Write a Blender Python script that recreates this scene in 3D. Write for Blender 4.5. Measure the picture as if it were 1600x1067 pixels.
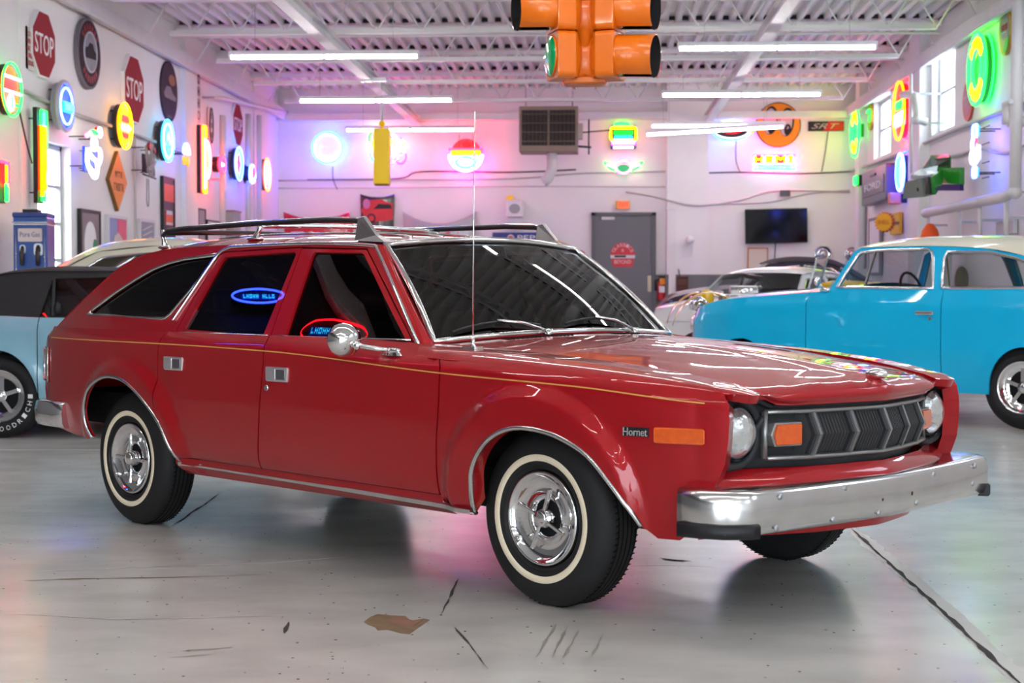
import bpy, bmesh, math, random
from mathutils import Vector, Matrix, geometry
from math import sin, cos, pi, hypot, radians as R
for o in list(bpy.data.objects): bpy.data.objects.remove(o)
random.seed(7)
sc = bpy.context.scene
col = sc.collection
# ---------------------------------------------------------------- camera
FPX, YAW, PITCH, CH = 2450.0, R(3.04), R(2.0), 1.128
cd = bpy.data.cameras.new('camera'); cam = bpy.data.objects.new('camera', cd); col.objects.link(cam)
cam.location = (0, 0, CH); cam.rotation_euler = (pi/2-PITCH, 0, YAW)
cd.sensor_width = 36; cd.lens = FPX/1600*36; cd.clip_start = .05; cd.clip_end = 200
cd.dof.use_dof = True; cd.dof.focus_distance = 6.6; cd.dof.aperture_fstop = 5.0
sc.camera = cam
# ---------------------------------------------------------------- world: overcast daylight outside the hall
w = bpy.data.worlds.new('world'); sc.world = w; w.use_nodes = True
bg = w.node_tree.nodes['Background']; bg.inputs[0].default_value = (.80, .90, 1, 1); bg.inputs[1].default_value = 8
sc.view_settings.view_transform = 'Standard'; sc.view_settings.look = 'None'
sc.view_settings.exposure = 0.45; sc.view_settings.gamma = 1; sc.view_settings.use_curve_mapping = False
TUBE = 42.0      # fluorescent tube emission
# hall: room axis is +Y, camera stands at the origin
XL, XR, YB, YF, ZT = -6.4, 5.14, 31.5, -9.0, 4.62
def ray(u, v):
    a, b = (u-800)/FPX, (533.5-v)/FPX
    rt = Vector((cos(YAW), sin(YAW), 0)); fw = Vector((-sin(YAW)*cos(PITCH), cos(YAW)*cos(PITCH), -sin(PITCH)))
    return fw + rt*a + rt.cross(fw)*b
O0 = Vector((0, 0, CH))
def onx(u, v, X): d = ray(u, v); return O0 + d*(X/d.x)
def ony(u, v, Y): d = ray(u, v); return O0 + d*(Y/d.y)
def onz(u, v, Z): d = ray(u, v); return O0 + d*((Z-CH)/d.z)
# ---------------------------------------------------------------- materials
MT = {}
def pm(name, c, rough=.5, metal=0, coat=0, emit=None, es=1, trans=0, alpha=1, noise=0, nscale=8, bump=0, spec=.3, cr=.05):
    if name in MT: return MT[name]
    m = bpy.data.materials.new(name); m.use_nodes = True; nt = m.node_tree; p = nt.nodes['Principled BSDF']
    p.inputs['Base Color'].default_value = (*c, 1); p.inputs['Roughness'].default_value = rough
    p.inputs['Metallic'].default_value = metal; p.inputs['Coat Weight'].default_value = coat; p.inputs['Coat Roughness'].default_value = cr
    p.inputs['Transmission Weight'].default_value = trans; p.inputs['Alpha'].default_value = alpha
    p.inputs['Specular IOR Level'].default_value = spec
    if emit: p.inputs['Emission Color'].default_value = (*emit, 1); p.inputs['Emission Strength'].default_value = es
    if noise or bump:
        tc = nt.nodes.new('ShaderNodeTexCoord'); nz = nt.nodes.new('ShaderNodeTexNoise')
        nz.inputs['Scale'].default_value = nscale; nz.inputs['Detail'].default_value = 8
        nt.links.new(tc.outputs['Object'], nz.inputs['Vector'])
        if noise:
            mx = nt.nodes.new('ShaderNodeMixRGB'); mx.inputs[1].default_value = (*[k*(1-noise) for k in c], 1)
            mx.inputs[2].default_value = (*[min(1, k*(1+noise)) for k in c], 1)
            nt.links.new(nz.outputs['Fac'], mx.inputs[0]); nt.links.new(mx.outputs[0], p.inputs['Base Color'])
        if bump:
            bp = nt.nodes.new('ShaderNodeBump'); bp.inputs['Strength'].default_value = bump; bp.inputs['Distance'].default_value = .02
            nt.links.new(nz.outputs['Fac'], bp.inputs['Height']); nt.links.new(bp.outputs[0], p.inputs['Normal'])
    MT[name] = m; return m
def em(name, c, s):
    if name in MT: return MT[name]
    return pm(name, tuple(.5*k for k in c), .4, emit=c, es=s)
def glass(name, tint, ior=1.5, gl=(1, 1, 1)):
    if name in MT: return MT[name]
    m = bpy.data.materials.new(name); m.use_nodes = True; nt = m.node_tree; nt.nodes.clear()
    o = nt.nodes.new('ShaderNodeOutputMaterial'); mx = nt.nodes.new('ShaderNodeMixShader'); fr = nt.nodes.new('ShaderNodeLayerWeight'); pw = nt.nodes.new('ShaderNodeMath'); ma = nt.nodes.new('ShaderNodeMath')
    tr = nt.nodes.new('ShaderNodeBsdfTransparent'); g = nt.nodes.new('ShaderNodeBsdfGlossy')
    pw.operation = 'POWER'; pw.inputs[1].default_value = 5; ma.operation = 'MULTIPLY_ADD'; f0 = ((ior-1)/(ior+1))**2; ma.inputs[1].default_value = 1-f0; ma.inputs[2].default_value = f0
    nt.links.new(fr.outputs['Facing'], pw.inputs[0]); nt.links.new(pw.outputs[0], ma.inputs[0]); tr.inputs[0].default_value = (*tint, 1); g.inputs[0].default_value = (*gl, 1); g.inputs[1].default_value = .0
    nt.links.new(ma.outputs[0], mx.inputs[0]); nt.links.new(tr.outputs[0], mx.inputs[1]); nt.links.new(g.outputs[0], mx.inputs[2]); nt.links.new(mx.outputs[0], o.inputs[0])
    MT[name] = m; return m
chrome = pm('chrome', (.78, .79, .80), .06, 1)
chrome2 = pm('worn_chrome', (.62, .62, .62), .18, 1, noise=.12, nscale=14)
steel = pm('brushed_steel', (.45, .46, .48), .35, 1)
black = pm('black_plastic', (.012, .012, .014), .42)
matblack = pm('matt_black', (.008, .008, .009), .8, spec=.2)
rubber = pm('tyre_rubber', (.013, .013, .014), .62, noise=.25, nscale=30, bump=.05)
white = pm('white_paint', (.78, .78, .77), .5)
wallm = None
# ---------------------------------------------------------------- mesh helpers
def link(o, parent=None):
    col.objects.link(o)
    if parent is not None: o.parent = parent
    return o
def tag(o, label=None, cat=None, group=None, kind=None):
    if label: o['label'] = label
    if cat: o['category'] = cat
    if group: o['group'] = group
    if kind: o['kind'] = kind
    return o
def thing(name, label, cat, loc=(0, 0, 0), rz=0, group=None):
    o = link(bpy.data.objects.new(name, None)); o.empty_display_size = .1
    o.location = loc; o.rotation_euler = (0, 0, rz); return tag(o, label, cat, group)
DEF = None      # optional shape adjustment applied to every vertex while a car is being built
class MB:
    def __init__(s): s.v = []; s.f = []; s.sm = []; s.mi = []; s.m = 0
    def add(s, vs, fs, smooth=False, M=None):
        b = len(s.v)
        s.v += [tuple(M @ Vector(p)) if M is not None else tuple(p) for p in vs]
        for f in fs: s.f.append([b+i for i in f]); s.sm.append(smooth); s.mi.append(s.m)
        return s
    def box(s, c, d, M=None, bev=0):
        x, y, z = [k/2 for k in d]
        vs = [(c[0]+a*x, c[1]+b*y, c[2]+e*z) for a in (-1, 1) for b in (-1, 1) for e in (-1, 1)]
        return s.add(vs, [(0, 1, 3, 2), (4, 6, 7, 5), (0, 4, 5, 1), (2, 3, 7, 6), (0, 2, 6, 4), (1, 5, 7, 3)], False, M)
    def bar(s, p0, p1, wx, wz, M=None):
        # rectangular bar between two points (wz roughly vertical)
        p0, p1 = Vector(p0), Vector(p1); d = (p1-p0).normalized(); up = Vector((0, 0, 1)) if abs(d.z) < .99 else Vector((0, 1, 0))
        a = d.cross(up).normalized()*wx/2; b = a.cross(d).normalized()*wz/2
        vs = [p+i*a+j*b for p in (p0, p1) for i, j in ((-1, -1), (1, -1), (1, 1), (-1, 1))]
        return s.add(vs, [(3, 2, 1, 0), (4, 5, 6, 7), (0, 1, 5, 4), (1, 2, 6, 5), (2, 3, 7, 6), (3, 0, 4, 7)], False, M)
    def tube(s, pts, r, n=8, closed=False, caps=True, M=None, rs=None):
        P = [Vector(p) for p in pts]; N = len(P); vs = []; fs = []; ref = None
        for i in range(N):
            a = P[(i-1) % N] if (closed or i) else P[0]; b = P[(i+1) % N] if (closed or i < N-1) else P[-1]
            d = (b-a).normalized() if (b-a).length > 1e-9 else Vector((1, 0, 0))
            if ref is None: ref = Vector((0, 0, 1)) if abs(d.z) < .9 else Vector((1, 0, 0))
            e = (ref-d*ref.dot(d)).normalized(); ref = e; g = d.cross(e); rr = rs[i] if rs else r
            vs += [P[i]+(e*cos(2*pi*k/n)+g*sin(2*pi*k/n))*rr for k in range(n)]
        for i in range(N if closed else N-1):
            j = (i+1) % N
            fs += [(i*n+k, i*n+(k+1) % n, j*n+(k+1) % n, j*n+k) for k in range(n)]
        s.add(vs, fs, True, M)
        if caps and not closed:
            s.add(vs[:n], [tuple(range(n))[::-1]], False, M); s.add(vs[-n:], [tuple(range(n))], False, M)
        return s
    def cyl(s, p0, p1, r, n=16, r1=None, M=None): return s.tube([p0, p1], r, n, M=M, rs=[r, r if r1 is None else r1])
    def lathe(s, prof, n=48, axis='y', M=None, smooth=True, a0=0, a1=2*pi):
        # prof: list of (radius, along axis)
        vs = []; fs = []; full = abs(a1-a0-2*pi) < 1e-6; m = n if full else n+1
        for r, t in prof:
            for k in range(m):
                a = a0+(a1-a0)*k/n; c, d = r*cos(a), r*sin(a)
                vs.append((c, t, d) if axis == 'y' else (c, d, t) if axis == 'z' else (t, c, d))
        for i in range(len(prof)-1):
            for k in range(n if full else n):
                q = (k+1) % m; fs.append((i*m+k, i*m+q, (i+1)*m+q, (i+1)*m+k))
        return s.add(vs, fs, smooth, M)
    def prism(s, poly, y0, y1, M=None, plane='xz', smooth=False):
        n = len(poly); mk = (lambda p, t: (p[0], t, p[1])) if plane == 'xz' else (lambda p, t: (p[0], p[1], t)) if plane == 'xy' else (lambda p, t: (t, p[0], p[1]))
        vs = [mk(p, y0) for p in poly]+[mk(p, y1) for p in poly]
        s.add(vs, [tuple(range(n))[::-1], tuple(range(n, 2*n))], False, M)
        return s.add(vs, [(i, (i+1) % n, n+(i+1) % n, n+i) for i in range(n)], smooth, M)
    def grid(s, fn, nu, nv, smooth=True, M=None):
        vs = [fn(i/nu, j/nv) for j in range(nv+1) for i in range(nu+1)]
        return s.add(vs, [(j*(nu+1)+i, j*(nu+1)+i+1, (j+1)*(nu+1)+i+1, (j+1)*(nu+1)+i) for j in range(nv) for i in range(nu)], smooth, M)
    def sphere(s, c, r, n=16, m=10, sc_=(1, 1, 1), M=None, smooth=True):
        c = Vector(c)
        return s.grid(lambda u, v: (c.x+r*sc_[0]*cos(2*pi*u)*sin(pi*v), c.y+r*sc_[1]*sin(2*pi*u)*sin(pi*v), c.z+r*sc_[2]*cos(pi*v)), n, m, smooth, M)
    def build(s, name, mat, parent=None, label=None, bevel=0, norm=True, kind=None):
        if DEF: s.v = [DEF(p) for p in s.v]
        me = bpy.data.meshes.new(name); me.from_pydata(s.v, [], s.f)
        for m in (mat if isinstance(mat, (list, tuple)) else [mat]): me.materials.append(m)
        me.polygons.foreach_set('use_smooth', s.sm)
        if max(s.mi, default=0): me.polygons.foreach_set('material_index', s.mi)
        bm = bmesh.new(); bm.from_mesh(me)
        bmesh.ops.remove_doubles(bm, verts=bm.verts, dist=1e-5)
        if norm: bmesh.ops.recalc_face_normals(bm, faces=bm.faces)
        bm.to_mesh(me); bm.free(); me.update()
        o = link(bpy.data.objects.new(name, me), parent)
        if bevel:
            b = o.modifiers.new('bevel', 'BEVEL'); b.width = bevel; b.segments = 2; b.limit_method = 'ANGLE'; b.angle_limit = R(40)
        if label: o['label'] = label
        if kind: o['kind'] = kind
        return o
def ell(rx, rz, n=40, cx=0, cz=0, a0=0, a1=2*pi):
    full = abs(a1-a0-2*pi) < 1e-6
    return [(cx+rx*cos(a0+(a1-a0)*k/(n if full else n-1)), cz+rz*sin(a0+(a1-a0)*k/(n if full else n-1))) for k in range(n)]
def rrect(w, h, r, n=5, cx=0, cz=0):
    P = []
    for sx, sz, a in ((1, 1, 0), (-1, 1, pi/2), (-1, -1, pi), (1, -1, 1.5*pi)):
        P += [(cx+sx*(w/2-r)+r*cos(a+pi/2*k/n), cz+sz*(h/2-r)+r*sin(a+pi/2*k/n)) for k in range(n+1)]
    return P
def text(s, w, h, mat, parent, x=0, y=0, z=0, depth=.004, name='lettering', M=None, bold=0, outline=0, shear=0):
    # lettering facing -Y, centred on (x, z), fitted to w x h (h may be None)
    cu = bpy.data.curves.new(name, 'FONT'); cu.body = s; cu.align_x = 'CENTER'; cu.align_y = 'CENTER'; cu.size = 1; cu.resolution_u = 3; cu.offset = bold; cu.shear = shear
    if outline: cu.fill_mode = 'NONE'; cu.bevel_depth = outline; cu.bevel_resolution = 0
    else: cu.extrude = .01
    t = bpy.data.objects.new(name, cu); me = bpy.data.meshes.new_from_object(t)
    bpy.data.objects.remove(t); bpy.data.curves.remove(cu)
    if not len(me.vertices): return None
    xs = [v.co.x for v in me.vertices]; ys = [v.co.y for v in me.vertices]; zs = [v.co.z for v in me.vertices]
    cx, cy = (min(xs)+max(xs))/2, (min(ys)+max(ys))/2; kx = w/(max(xs)-min(xs)); ky = h/(max(ys)-min(ys)) if h else kx; kz = depth/max(1e-6, max(zs)-min(zs))
    for v in me.vertices:
        p = Vector(((v.co.x-cx)*kx+x, y-(v.co.z-min(zs))*kz, (v.co.y-cy)*ky+z)); v.co = M @ p if M is not None else p
    me.materials.clear(); me.materials.append(mat); me.name = name
    return link(bpy.data.objects.new(name, me), parent)
def scrib(s, w, h, mat, parent, x=0, y=0, z=0, depth=.004, name='lettering', M=None, shear=0):
    # lettering too small or blurred in the photograph to be read: a row of plain strokes
    m = MB(); n = len(s); cw = w/n; b = min(cw, h)*.2; rg = random.Random(len(s)*7+int(abs(x+z)*100))
    for i in range(n):
        cx = x-w/2+cw*(i+.5); k = rg.randrange(3); ww = cw*.72
        if s[i] == ' ': continue
        m.box((cx-ww/2+b/2, y-depth/2, z), (b, depth, h), M)
        if k: m.box((cx+ww/2-b/2, y-depth/2, z), (b, depth, h), M)
        if k != 1: m.box((cx, y-depth/2, z+h/2-b/2), (ww, depth, b), M)
        if k == 2: m.box((cx, y-depth/2, z-h/2+b/2), (ww, depth, b), M)
        if k == 1: m.box((cx, y-depth/2, z), (ww, depth, b), M)
    return m.build(name, mat, parent)
def copy_tree(o, parent=None):
    c = o.copy(); col.objects.link(c); c.parent = parent
    for ch in list(o.children): copy_tree(ch, c)
    return c
# ---- constrained panel mesher: polygon in (u,v) -> curved skin with analytic normals and a folded edge
def inpoly(p, P):
    c = False; x, y = p; j = len(P)-1
    for i in range(len(P)):
        xi, yi = P[i]; xj, yj = P[j]
        if (yi > y) != (yj > y) and x < (xj-xi)*(y-yi)/(yj-yi)+xi: c = not c
        j = i
    return c
def dens(P, st):
    Q = []
    for i in range(len(P)):
        a, b = P[i], P[(i+1) % len(P)]; n = max(1, int(math.ceil(hypot(b[0]-a[0], b[1]-a[1])/st)))
        Q += [(a[0]+(b[0]-a[0])*k/n, a[1]+(b[1]-a[1])*k/n) for k in range(n)]
    return Q
def smoothp(P, n=4):
    # open Catmull-Rom through points
    Q = []; N = len(P)
    for i in range(N-1):
        p0, p1, p2, p3 = P[max(0, i-1)], P[i], P[i+1], P[min(N-1, i+2)]
        for k in range(n):
            t = k/n
            Q.append(tuple(.5*(2*p1[j]+(p2[j]-p0[j])*t+(2*p0[j]-5*p1[j]+4*p2[j]-p3[j])*t*t+(3*p1[j]-p0[j]-3*p2[j]+p3[j])*t**3) for j in range(len(p1))))
    return Q+[tuple(P[-1])]
def panel(name, outer, holes, step, fm, out, mat, parent, thick=.012, label=None, seg=None):
    seg = seg or step*.7
    if DEF: fm0 = fm; fm = lambda u, v: DEF(fm0(u, v))
    loops = [dens(L, seg) for L in [outer]+holes]
    pts = []; edges = []
    for L in loops:
        b = len(pts); pts += L; edges += [(b+i, b+(i+1) % len(L)) for i in range(len(L))]
    nb = len(pts)
    us = [p[0] for p in loops[0]]; vs = [p[1] for p in loops[0]]
    cells = {}
    for p in pts: cells.setdefault((int(p[0]//step), int(p[1]//step)), []).append(p)
    nu = int((max(us)-min(us))/step)+1; nv = int((max(vs)-min(vs))/step)+1
    for i in range(1, nu+1):
        for j in range(1, nv+1):
            q = (min(us)+(i-.5)*step, min(vs)+(j-.5)*step)
            if not inpoly(q, loops[0]) or any(inpoly(q, H) for H in loops[1:]): continue
            ci, cj = int(q[0]//step), int(q[1]//step)
            if any(hypot(q[0]-p[0], q[1]-p[1]) < step*.45 for a in (-1, 0, 1) for b in (-1, 0, 1) for p in cells.get((ci+a, cj+b), ())): continue
            pts.append(q)
    V, E, F, *_ = geometry.delaunay_2d_cdt([Vector(p) for p in pts], edges, [], 0, 1e-6)
    tri = []
    for f in F:
        c = ((V[f[0]].x+V[f[1]].x+V[f[2]].x)/3, (V[f[0]].y+V[f[1]].y+V[f[2]].y)/3)
        if inpoly(c, loops[0]) and not any(inpoly(c, H) for H in loops[1:]): tri.append(list(f))
    used = sorted({i for f in tri for i in f}); ix = {k: i for i, k in enumerate(used)}
    P3 = []; N3 = []; e = 1e-3; O = Vector(out)
    for k in used:
        u, v = V[k]; p = Vector(fm(u, v)); du = Vector(fm(u+e, v))-Vector(fm(u-e, v)); dv = Vector(fm(u, v+e))-Vector(fm(u, v-e))
        n = du.cross(dv); n = n.normalized() if n.length > 1e-12 else O.normalized()
        if n.dot(O) < 0: n = -n
        P3.append(p); N3.append(n)
    tri = [[ix[i] for i in f] for f in tri]
    for t in tri:
        nn = (P3[t[1]]-P3[t[0]]).cross(P3[t[2]]-P3[t[0]])
        if nn.dot(N3[t[0]]) < 0: t.reverse()
    cnt = {}
    for t in tri:
        for a, b in ((t[0], t[1]), (t[1], t[2]), (t[2], t[0])): cnt[(a, b)] = 1
    be = [(a, b) for (a, b) in cnt if (b, a) not in cnt]
    nrm = list(N3); verts = list(P3); faces = list(tri)
    if thick:
        mp = {}; mq = {}
        for a, b in be:
            for k in (a, b):
                if k not in mp:
                    mp[k] = len(verts); verts.append(P3[k]); mq[k] = len(verts); verts.append(P3[k]-N3[k]*thick); nrm += [None, None]
            faces.append([b, a, mq[a], mq[b]] if False else [mp[b], mp[a], mq[a], mq[b]])
    me = bpy.data.meshes.new(name); me.from_pydata([tuple(p) for p in verts], [], faces); me.materials.append(mat)
    nt = len(tri); me.polygons.foreach_set('use_smooth', [i < nt for i in range(len(faces))])
    me.update()
    vn = [tuple(nrm[i]) if nrm[i] is not None else (0, 0, 0) for i in range(len(verts))]
    loopsn = []
    for poly in me.polygons:
        for li in poly.loop_indices:
            vi = me.loops[li].vertex_index; loopsn.append(vn[vi] if poly.index < nt else tuple(poly.normal))
    me.normals_split_custom_set(loopsn)
    o = link(bpy.data.objects.new(name, me), parent)
    if label: o['label'] = label
    return o
# ================================================================ THE HALL
def mat_floor():
    m = bpy.data.materials.new('painted_concrete'); m.use_nodes = True; nt = m.node_tree; p = nt.nodes['Principled BSDF']; L = nt.links.new
    N = lambda t: nt.nodes.new('ShaderNode'+t)
    tc = N('TexCoord')
    n1 = N('TexNoise'); n1.inputs['Scale'].default_value = .55; n1.inputs['Detail'].default_value = 8; n1.inputs['Roughness'].default_value = .62
    n2 = N('TexNoise'); n2.inputs['Scale'].default_value = 26; n2.inputs['Detail'].default_value = 4
    mp = N('Mapping'); mp.inputs['Scale'].default_value = (1.6, 2.6, 1); n3 = N('TexNoise'); n3.inputs['Scale'].default_value = 1.6; n3.inputs['Detail'].default_value = 6
    L(tc.outputs['Object'], n1.inputs['Vector']); L(tc.outputs['Object'], n2.inputs['Vector']); L(tc.outputs['Object'], mp.inputs['Vector']); L(mp.outputs[0], n3.inputs['Vector'])
    r1 = N('ValToRGB'); r1.color_ramp.elements[0].position = .3; r1.color_ramp.elements[0].color = (.52, .505, .475, 1); r1.color_ramp.elements[1].position = .7; r1.color_ramp.elements[1].color = (.66, .645, .61, 1)
    L(n1.outputs['Fac'], r1.inputs[0])
    r3 = N('ValToRGB'); r3.color_ramp.elements[0].position = .36; r3.color_ramp.elements[0].color = (.82, .82, .82, 1); r3.color_ramp.elements[1].position = .62; r3.color_ramp.elements[1].color = (1.06, 1.06, 1.05, 1)
    L(n3.outputs['Fac'], r3.inputs[0])
    mu = N('MixRGB'); mu.blend_type = 'MULTIPLY'; mu.inputs[0].default_value = .55; L(r1.outputs[0], mu.inputs[1]); L(r3.outputs[0], mu.inputs[2])
    # grit specks
    vo = N('TexVoronoi'); vo.inputs['Scale'].default_value = 17; L(tc.outputs['Object'], vo.inputs['Vector'])
    lt = N('Math'); lt.operation = 'LESS_THAN'; lt.inputs[1].default_value = .085; L(vo.outputs['Distance'], lt.inputs[0])
    gt = N('Math'); gt.operation = 'GREATER_THAN'; gt.inputs[1].default_value = .50; L(n2.outputs['Fac'], gt.inputs[0])
    an = N('Math'); an.operation = 'MULTIPLY'; L(lt.outputs[0], an.inputs[0]); L(gt.outputs[0], an.inputs[1])
    mx = N('MixRGB'); mx.inputs[2].default_value = (.06, .055, .05, 1); L(an.outputs[0], mx.inputs[0]); L(mu.outputs[0], mx.inputs[1]); L(mx.outputs[0], p.inputs['Base Color'])
    rr = N('MapRange'); rr.inputs['To Min'].default_value = .15; rr.inputs['To Max'].default_value = .32; L(n1.outputs['Fac'], rr.inputs[0]); L(rr.outputs[0], p.inputs['Roughness'])
    bp = N('Bump'); bp.inputs['Strength'].default_value = .10; bp.inputs['Distance'].default_value = .006; L(n1.outputs['Fac'], bp.inputs['Height']); L(bp.outputs[0], p.inputs['Normal'])
    p.inputs['Specular IOR Level'].default_value = .55
    return m
def mat_wall(name, c, brick=True):
    m = pm(name, c, .55, noise=.04, nscale=2.5); nt = m.node_tree; p = nt.nodes['Principled BSDF']
    if brick:
        tc = nt.nodes.new('ShaderNodeTexCoord'); mp = nt.nodes.new('ShaderNodeMapping'); br = nt.nodes.new('ShaderNodeTexBrick'); bp = nt.nodes.new('ShaderNodeBump')
        sp = nt.nodes.new('ShaderNodeSeparateXYZ'); cb = nt.nodes.new('ShaderNodeCombineXYZ'); ad = nt.nodes.new('ShaderNodeMath')
        nt.links.new(tc.outputs['Object'], sp.inputs[0]); nt.links.new(sp.outputs[0], ad.inputs[0]); nt.links.new(sp.outputs[1], ad.inputs[1])
        nt.links.new(ad.outputs[0], cb.inputs[0]); nt.links.new(sp.outputs[2], cb.inputs[1])
        br.inputs['Scale'].default_value = 1; br.inputs['Brick Width'].default_value = .4; br.inputs['Row Height'].default_value = .2; br.inputs['Mortar Size'].default_value = .006
        br.inputs['Color1'].default_value = (1, 1, 1, 1); br.inputs['Color2'].default_value = (.95, .95, .95, 1); br.inputs['Mortar'].default_value = (.2, .2, .2, 1)
        nt.links.new(cb.outputs[0], br.inputs['Vector']); bp.inputs['Strength'].default_value = .35; bp.inputs['Distance'].default_value = .006
        nt.links.new(br.outputs['Color'], bp.inputs['Height']); nt.links.new(bp.outputs[0], p.inputs['Normal'])
    return m
wallm = mat_wall('white_block_wall', (.80, .79, .77)); walls = mat_wall('white_plaster', (.82, .81, .80), False)
ceilm = pm('ceiling_white', (.74, .73, .72), .6, noise=.06, nscale=3)
beamm = pm('beam_white', (.72, .71, .70), .5, noise=.10, nscale=5)
greyw = pm('grey_dado', (.17, .175, .18), .5, noise=.06, nscale=3)
ST = lambda o: tag(o, kind='structure')
fl = ST(MB().add([(XL-8, YF-12, 0), (XR+8, YF-12, 0), (XR+8, YB+1, 0), (XL-8, YB+1, 0)], [(0, 1, 2, 3)]).build('floor', mat_floor()))
# joints, cracks and a chipped patch in the paint (children of the floor)
jm = pm('joint_dark', (.05, .047, .045), .9); chip = pm('bare_concrete', (.20, .135, .075), .8, noise=.35, nscale=22); pal = pm('scuffed_paint', (.56, .55, .53), .45, noise=.1, nscale=9)
def strip(name, px, wd, mat, z=.0015, jit=.3, zs=None):
    P = [onz(u, v, 0) for u, v in px]; Q = []
    for i in range(len(P)-1):
        n = max(2, int((P[i+1]-P[i]).length/.06))
        Q += [P[i].lerp(P[i+1], k/n) for k in range(n)]
    Q.append(P[-1]); vs = []; N = len(Q)
    for i, q in enumerate(Q):
        d = (Q[min(N-1, i+1)]-Q[max(0, i-1)]).normalized(); a = Vector((-d.y, d.x, 0)); e = min(1, .25+6*min(i, N-1-i)/N)
        s = wd*.5*e*(1+random.uniform(-jit, jit)); c = a*random.uniform(-.4, .4)*wd*jit
        vs += [q+c+a*s+Vector((0, 0, z)), q+c-a*s+Vector((0, 0, z))]
    return MB().add(vs, [(2*i, 2*i+1, 2*i+3, 2*i+2) for i in range(N-1)]).build(name, mat, fl)
strip('joint_edge', [(1322, 818), (1395, 880), (1480, 955), (1560, 1030), (1640, 1105)], .075, pal, .0008, .18)
strip('expansion_joint', [(1330, 826), (1395, 885), (1445, 930), (1520, 1000), (1600, 1075)], .016, jm, .002, .5)
strip('expansion_joint', [(-200, 703), (400, 703), (900, 703)], .03, pal, .001, .4)
strip('crack', [(345, 770), (318, 790), (300, 800), (285, 812), (262, 826)], .009, jm, .002, .7)
strip('crack', [(60, 893), (200, 887), (420, 880), (540, 871)], .012, pal, .002, .7)
strip('crack', [(30, 908), (110, 905), (250, 903), (415, 898)], .010, chip, .002, .8)
strip('crack', [(10, 958), (180, 968), (330, 965), (450, 961)], .007, pal, .002, .6)
strip('crack', [(716, 905), (702, 935), (688, 962)], .007, jm, .002, .8)
strip('crack', [(710, 980), (740, 1015), (762, 1046)], .006, jm, .002, .8)
strip('crack', [(1030, 872), (1055, 876), (1080, 877)], .014, jm, .002, .8)
strip('crack', [(985, 885), (1050, 884), (1120, 887)], .008, jm, .002, .8)
strip('crack', [(452, 972), (446, 982), (444, 990)], .012, jm, .002, .5)
for a, b in (((870, 975), (838, 1027)), ((905, 985), (880, 1028)), ((944, 990), (924, 1027)), ((888, 978), (862, 1028))): strip('scuff_mark', [a, b], .008, pm('scuff', (.27, .26, .22), .6), .0012, .9)
strip('scuff_mark', [(262, 1020), (300, 1016), (365, 1012)], .012, MT['scuff'], .0012, .9); strip('scuff_mark', [(265, 1028), (340, 1022)], .006, MT['scuff'], .0012, .9)
cp = [(569, 972), (578, 965), (590, 960), (612, 962), (633, 963), (635, 967), (645, 970), (662, 967), (671, 969), (655, 980), (640, 991), (628, 990), (605, 984), (590, 985), (586, 980), (575, 976)]
MB().prism([(onz(u, v, 0).x, onz(u, v, 0).y) for u, v in cp], 0, .002, plane='xy').build('chipped_patch', chip, fl)
cp = [(604, 971), (622, 963), (634, 964), (643, 972), (660, 970), (640, 983), (622, 978)]
MB().prism([(onz(u, v, 0).x, onz(u, v, 0).y) for u, v in cp], 0, .003, plane='xy').build('chipped_patch', pm('bare_brown', (.25, .13, .09), .8, noise=.2, nscale=15), fl)

# ---- walls (wall coordinates from the photograph, holes are real openings)
TOP = 5.35
def wallrect(fn, X, u0, v0, u1, v1, k):
    a, b = fn(u0, v0, X), fn(u1, v1, X)
    c = sorted((a[k], b[k])); return [c[0], c[1], max(.4, min(a.z, b.z)), max(a.z, b.z)]
wins = []   # side, y0, y1, z0, z1
wl = [[17.2, 18.05, 1.0, 2.98], [-5, -2, 1.0, 3.4], [3, 6, 1.0, 3.4], [8.5, 11.2, 1.0, 3.4]]
a = wallrect(onx, XL, 58, 216, 112, 440, 1); wl = [[a[0], a[1], .95, a[3]]]
wr = []
for q in ((1457, 78, 1491, 210), (1366, 158, 1391, 250)):
    a = wallrect(onx, XR, *q, 1); zz = (onx(q[0], q[1], XR).z+onx(q[2], q[1]-12, XR).z)/2; z0 = (onx(q[0], q[3], XR).z+onx(q[2], q[3]-12, XR).z)/2; wr.append([a[0], a[1], z0, zz])
dz = wr[0]; wr.append([16.4, 17.75, dz[2]-.25, dz[3]])
for yy in (11.2, 6.2, 1.2, -4.0): wr.append([yy, yy+1.6, dz[2]-.25, dz[3]])
rc = lambda q: [(q[0], q[2]), (q[1], q[2]), (q[1], q[3]), (q[0], q[3])]
box = [(YF, 0), (YB, 0), (YB, TOP), (YF, TOP)]
ST(panel('wall_left', [(14, 0), (YB, 0), (YB, TOP), (14, TOP)], [rc(q) for q in wl], 4, lambda u, v: (XL, u, v), (1, 0, 0), wallm, None, .16, seg=4))
charw = mat_wall('charcoal_wall', (.045, .042, .046), False)
ST(panel('wall_left', [(YF, 2.7), (14, 2.7), (14, TOP), (YF, TOP)], [], 4, lambda u, v: (XL, u, v), (1, 0, 0), charw, None, .16, seg=4))
ST(panel('wall_left', [(YF, 0), (14, 0), (14, 2.7), (YF, 2.7)], [], 4, lambda u, v: (XL, u, v), (1, 0, 0), pm('mid_grey_wall', (.16, .155, .155), .6), None, .16, seg=4))
ST(panel('wall_right', box, [rc(q) for q in wr], 4, lambda u, v: (XR, u, v), (-1, 0, 0), wallm, None, .16, seg=4))
wb = ST(MB().box(((XL+XR)/2, YB+.15, TOP/2), (XR-XL+.6, .3, TOP)).build('wall_back', walls))
pane = glass('window_glass', (.95, .97, 1)); frm = pm('window_frame', (.45, .46, .46), .5)
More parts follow.
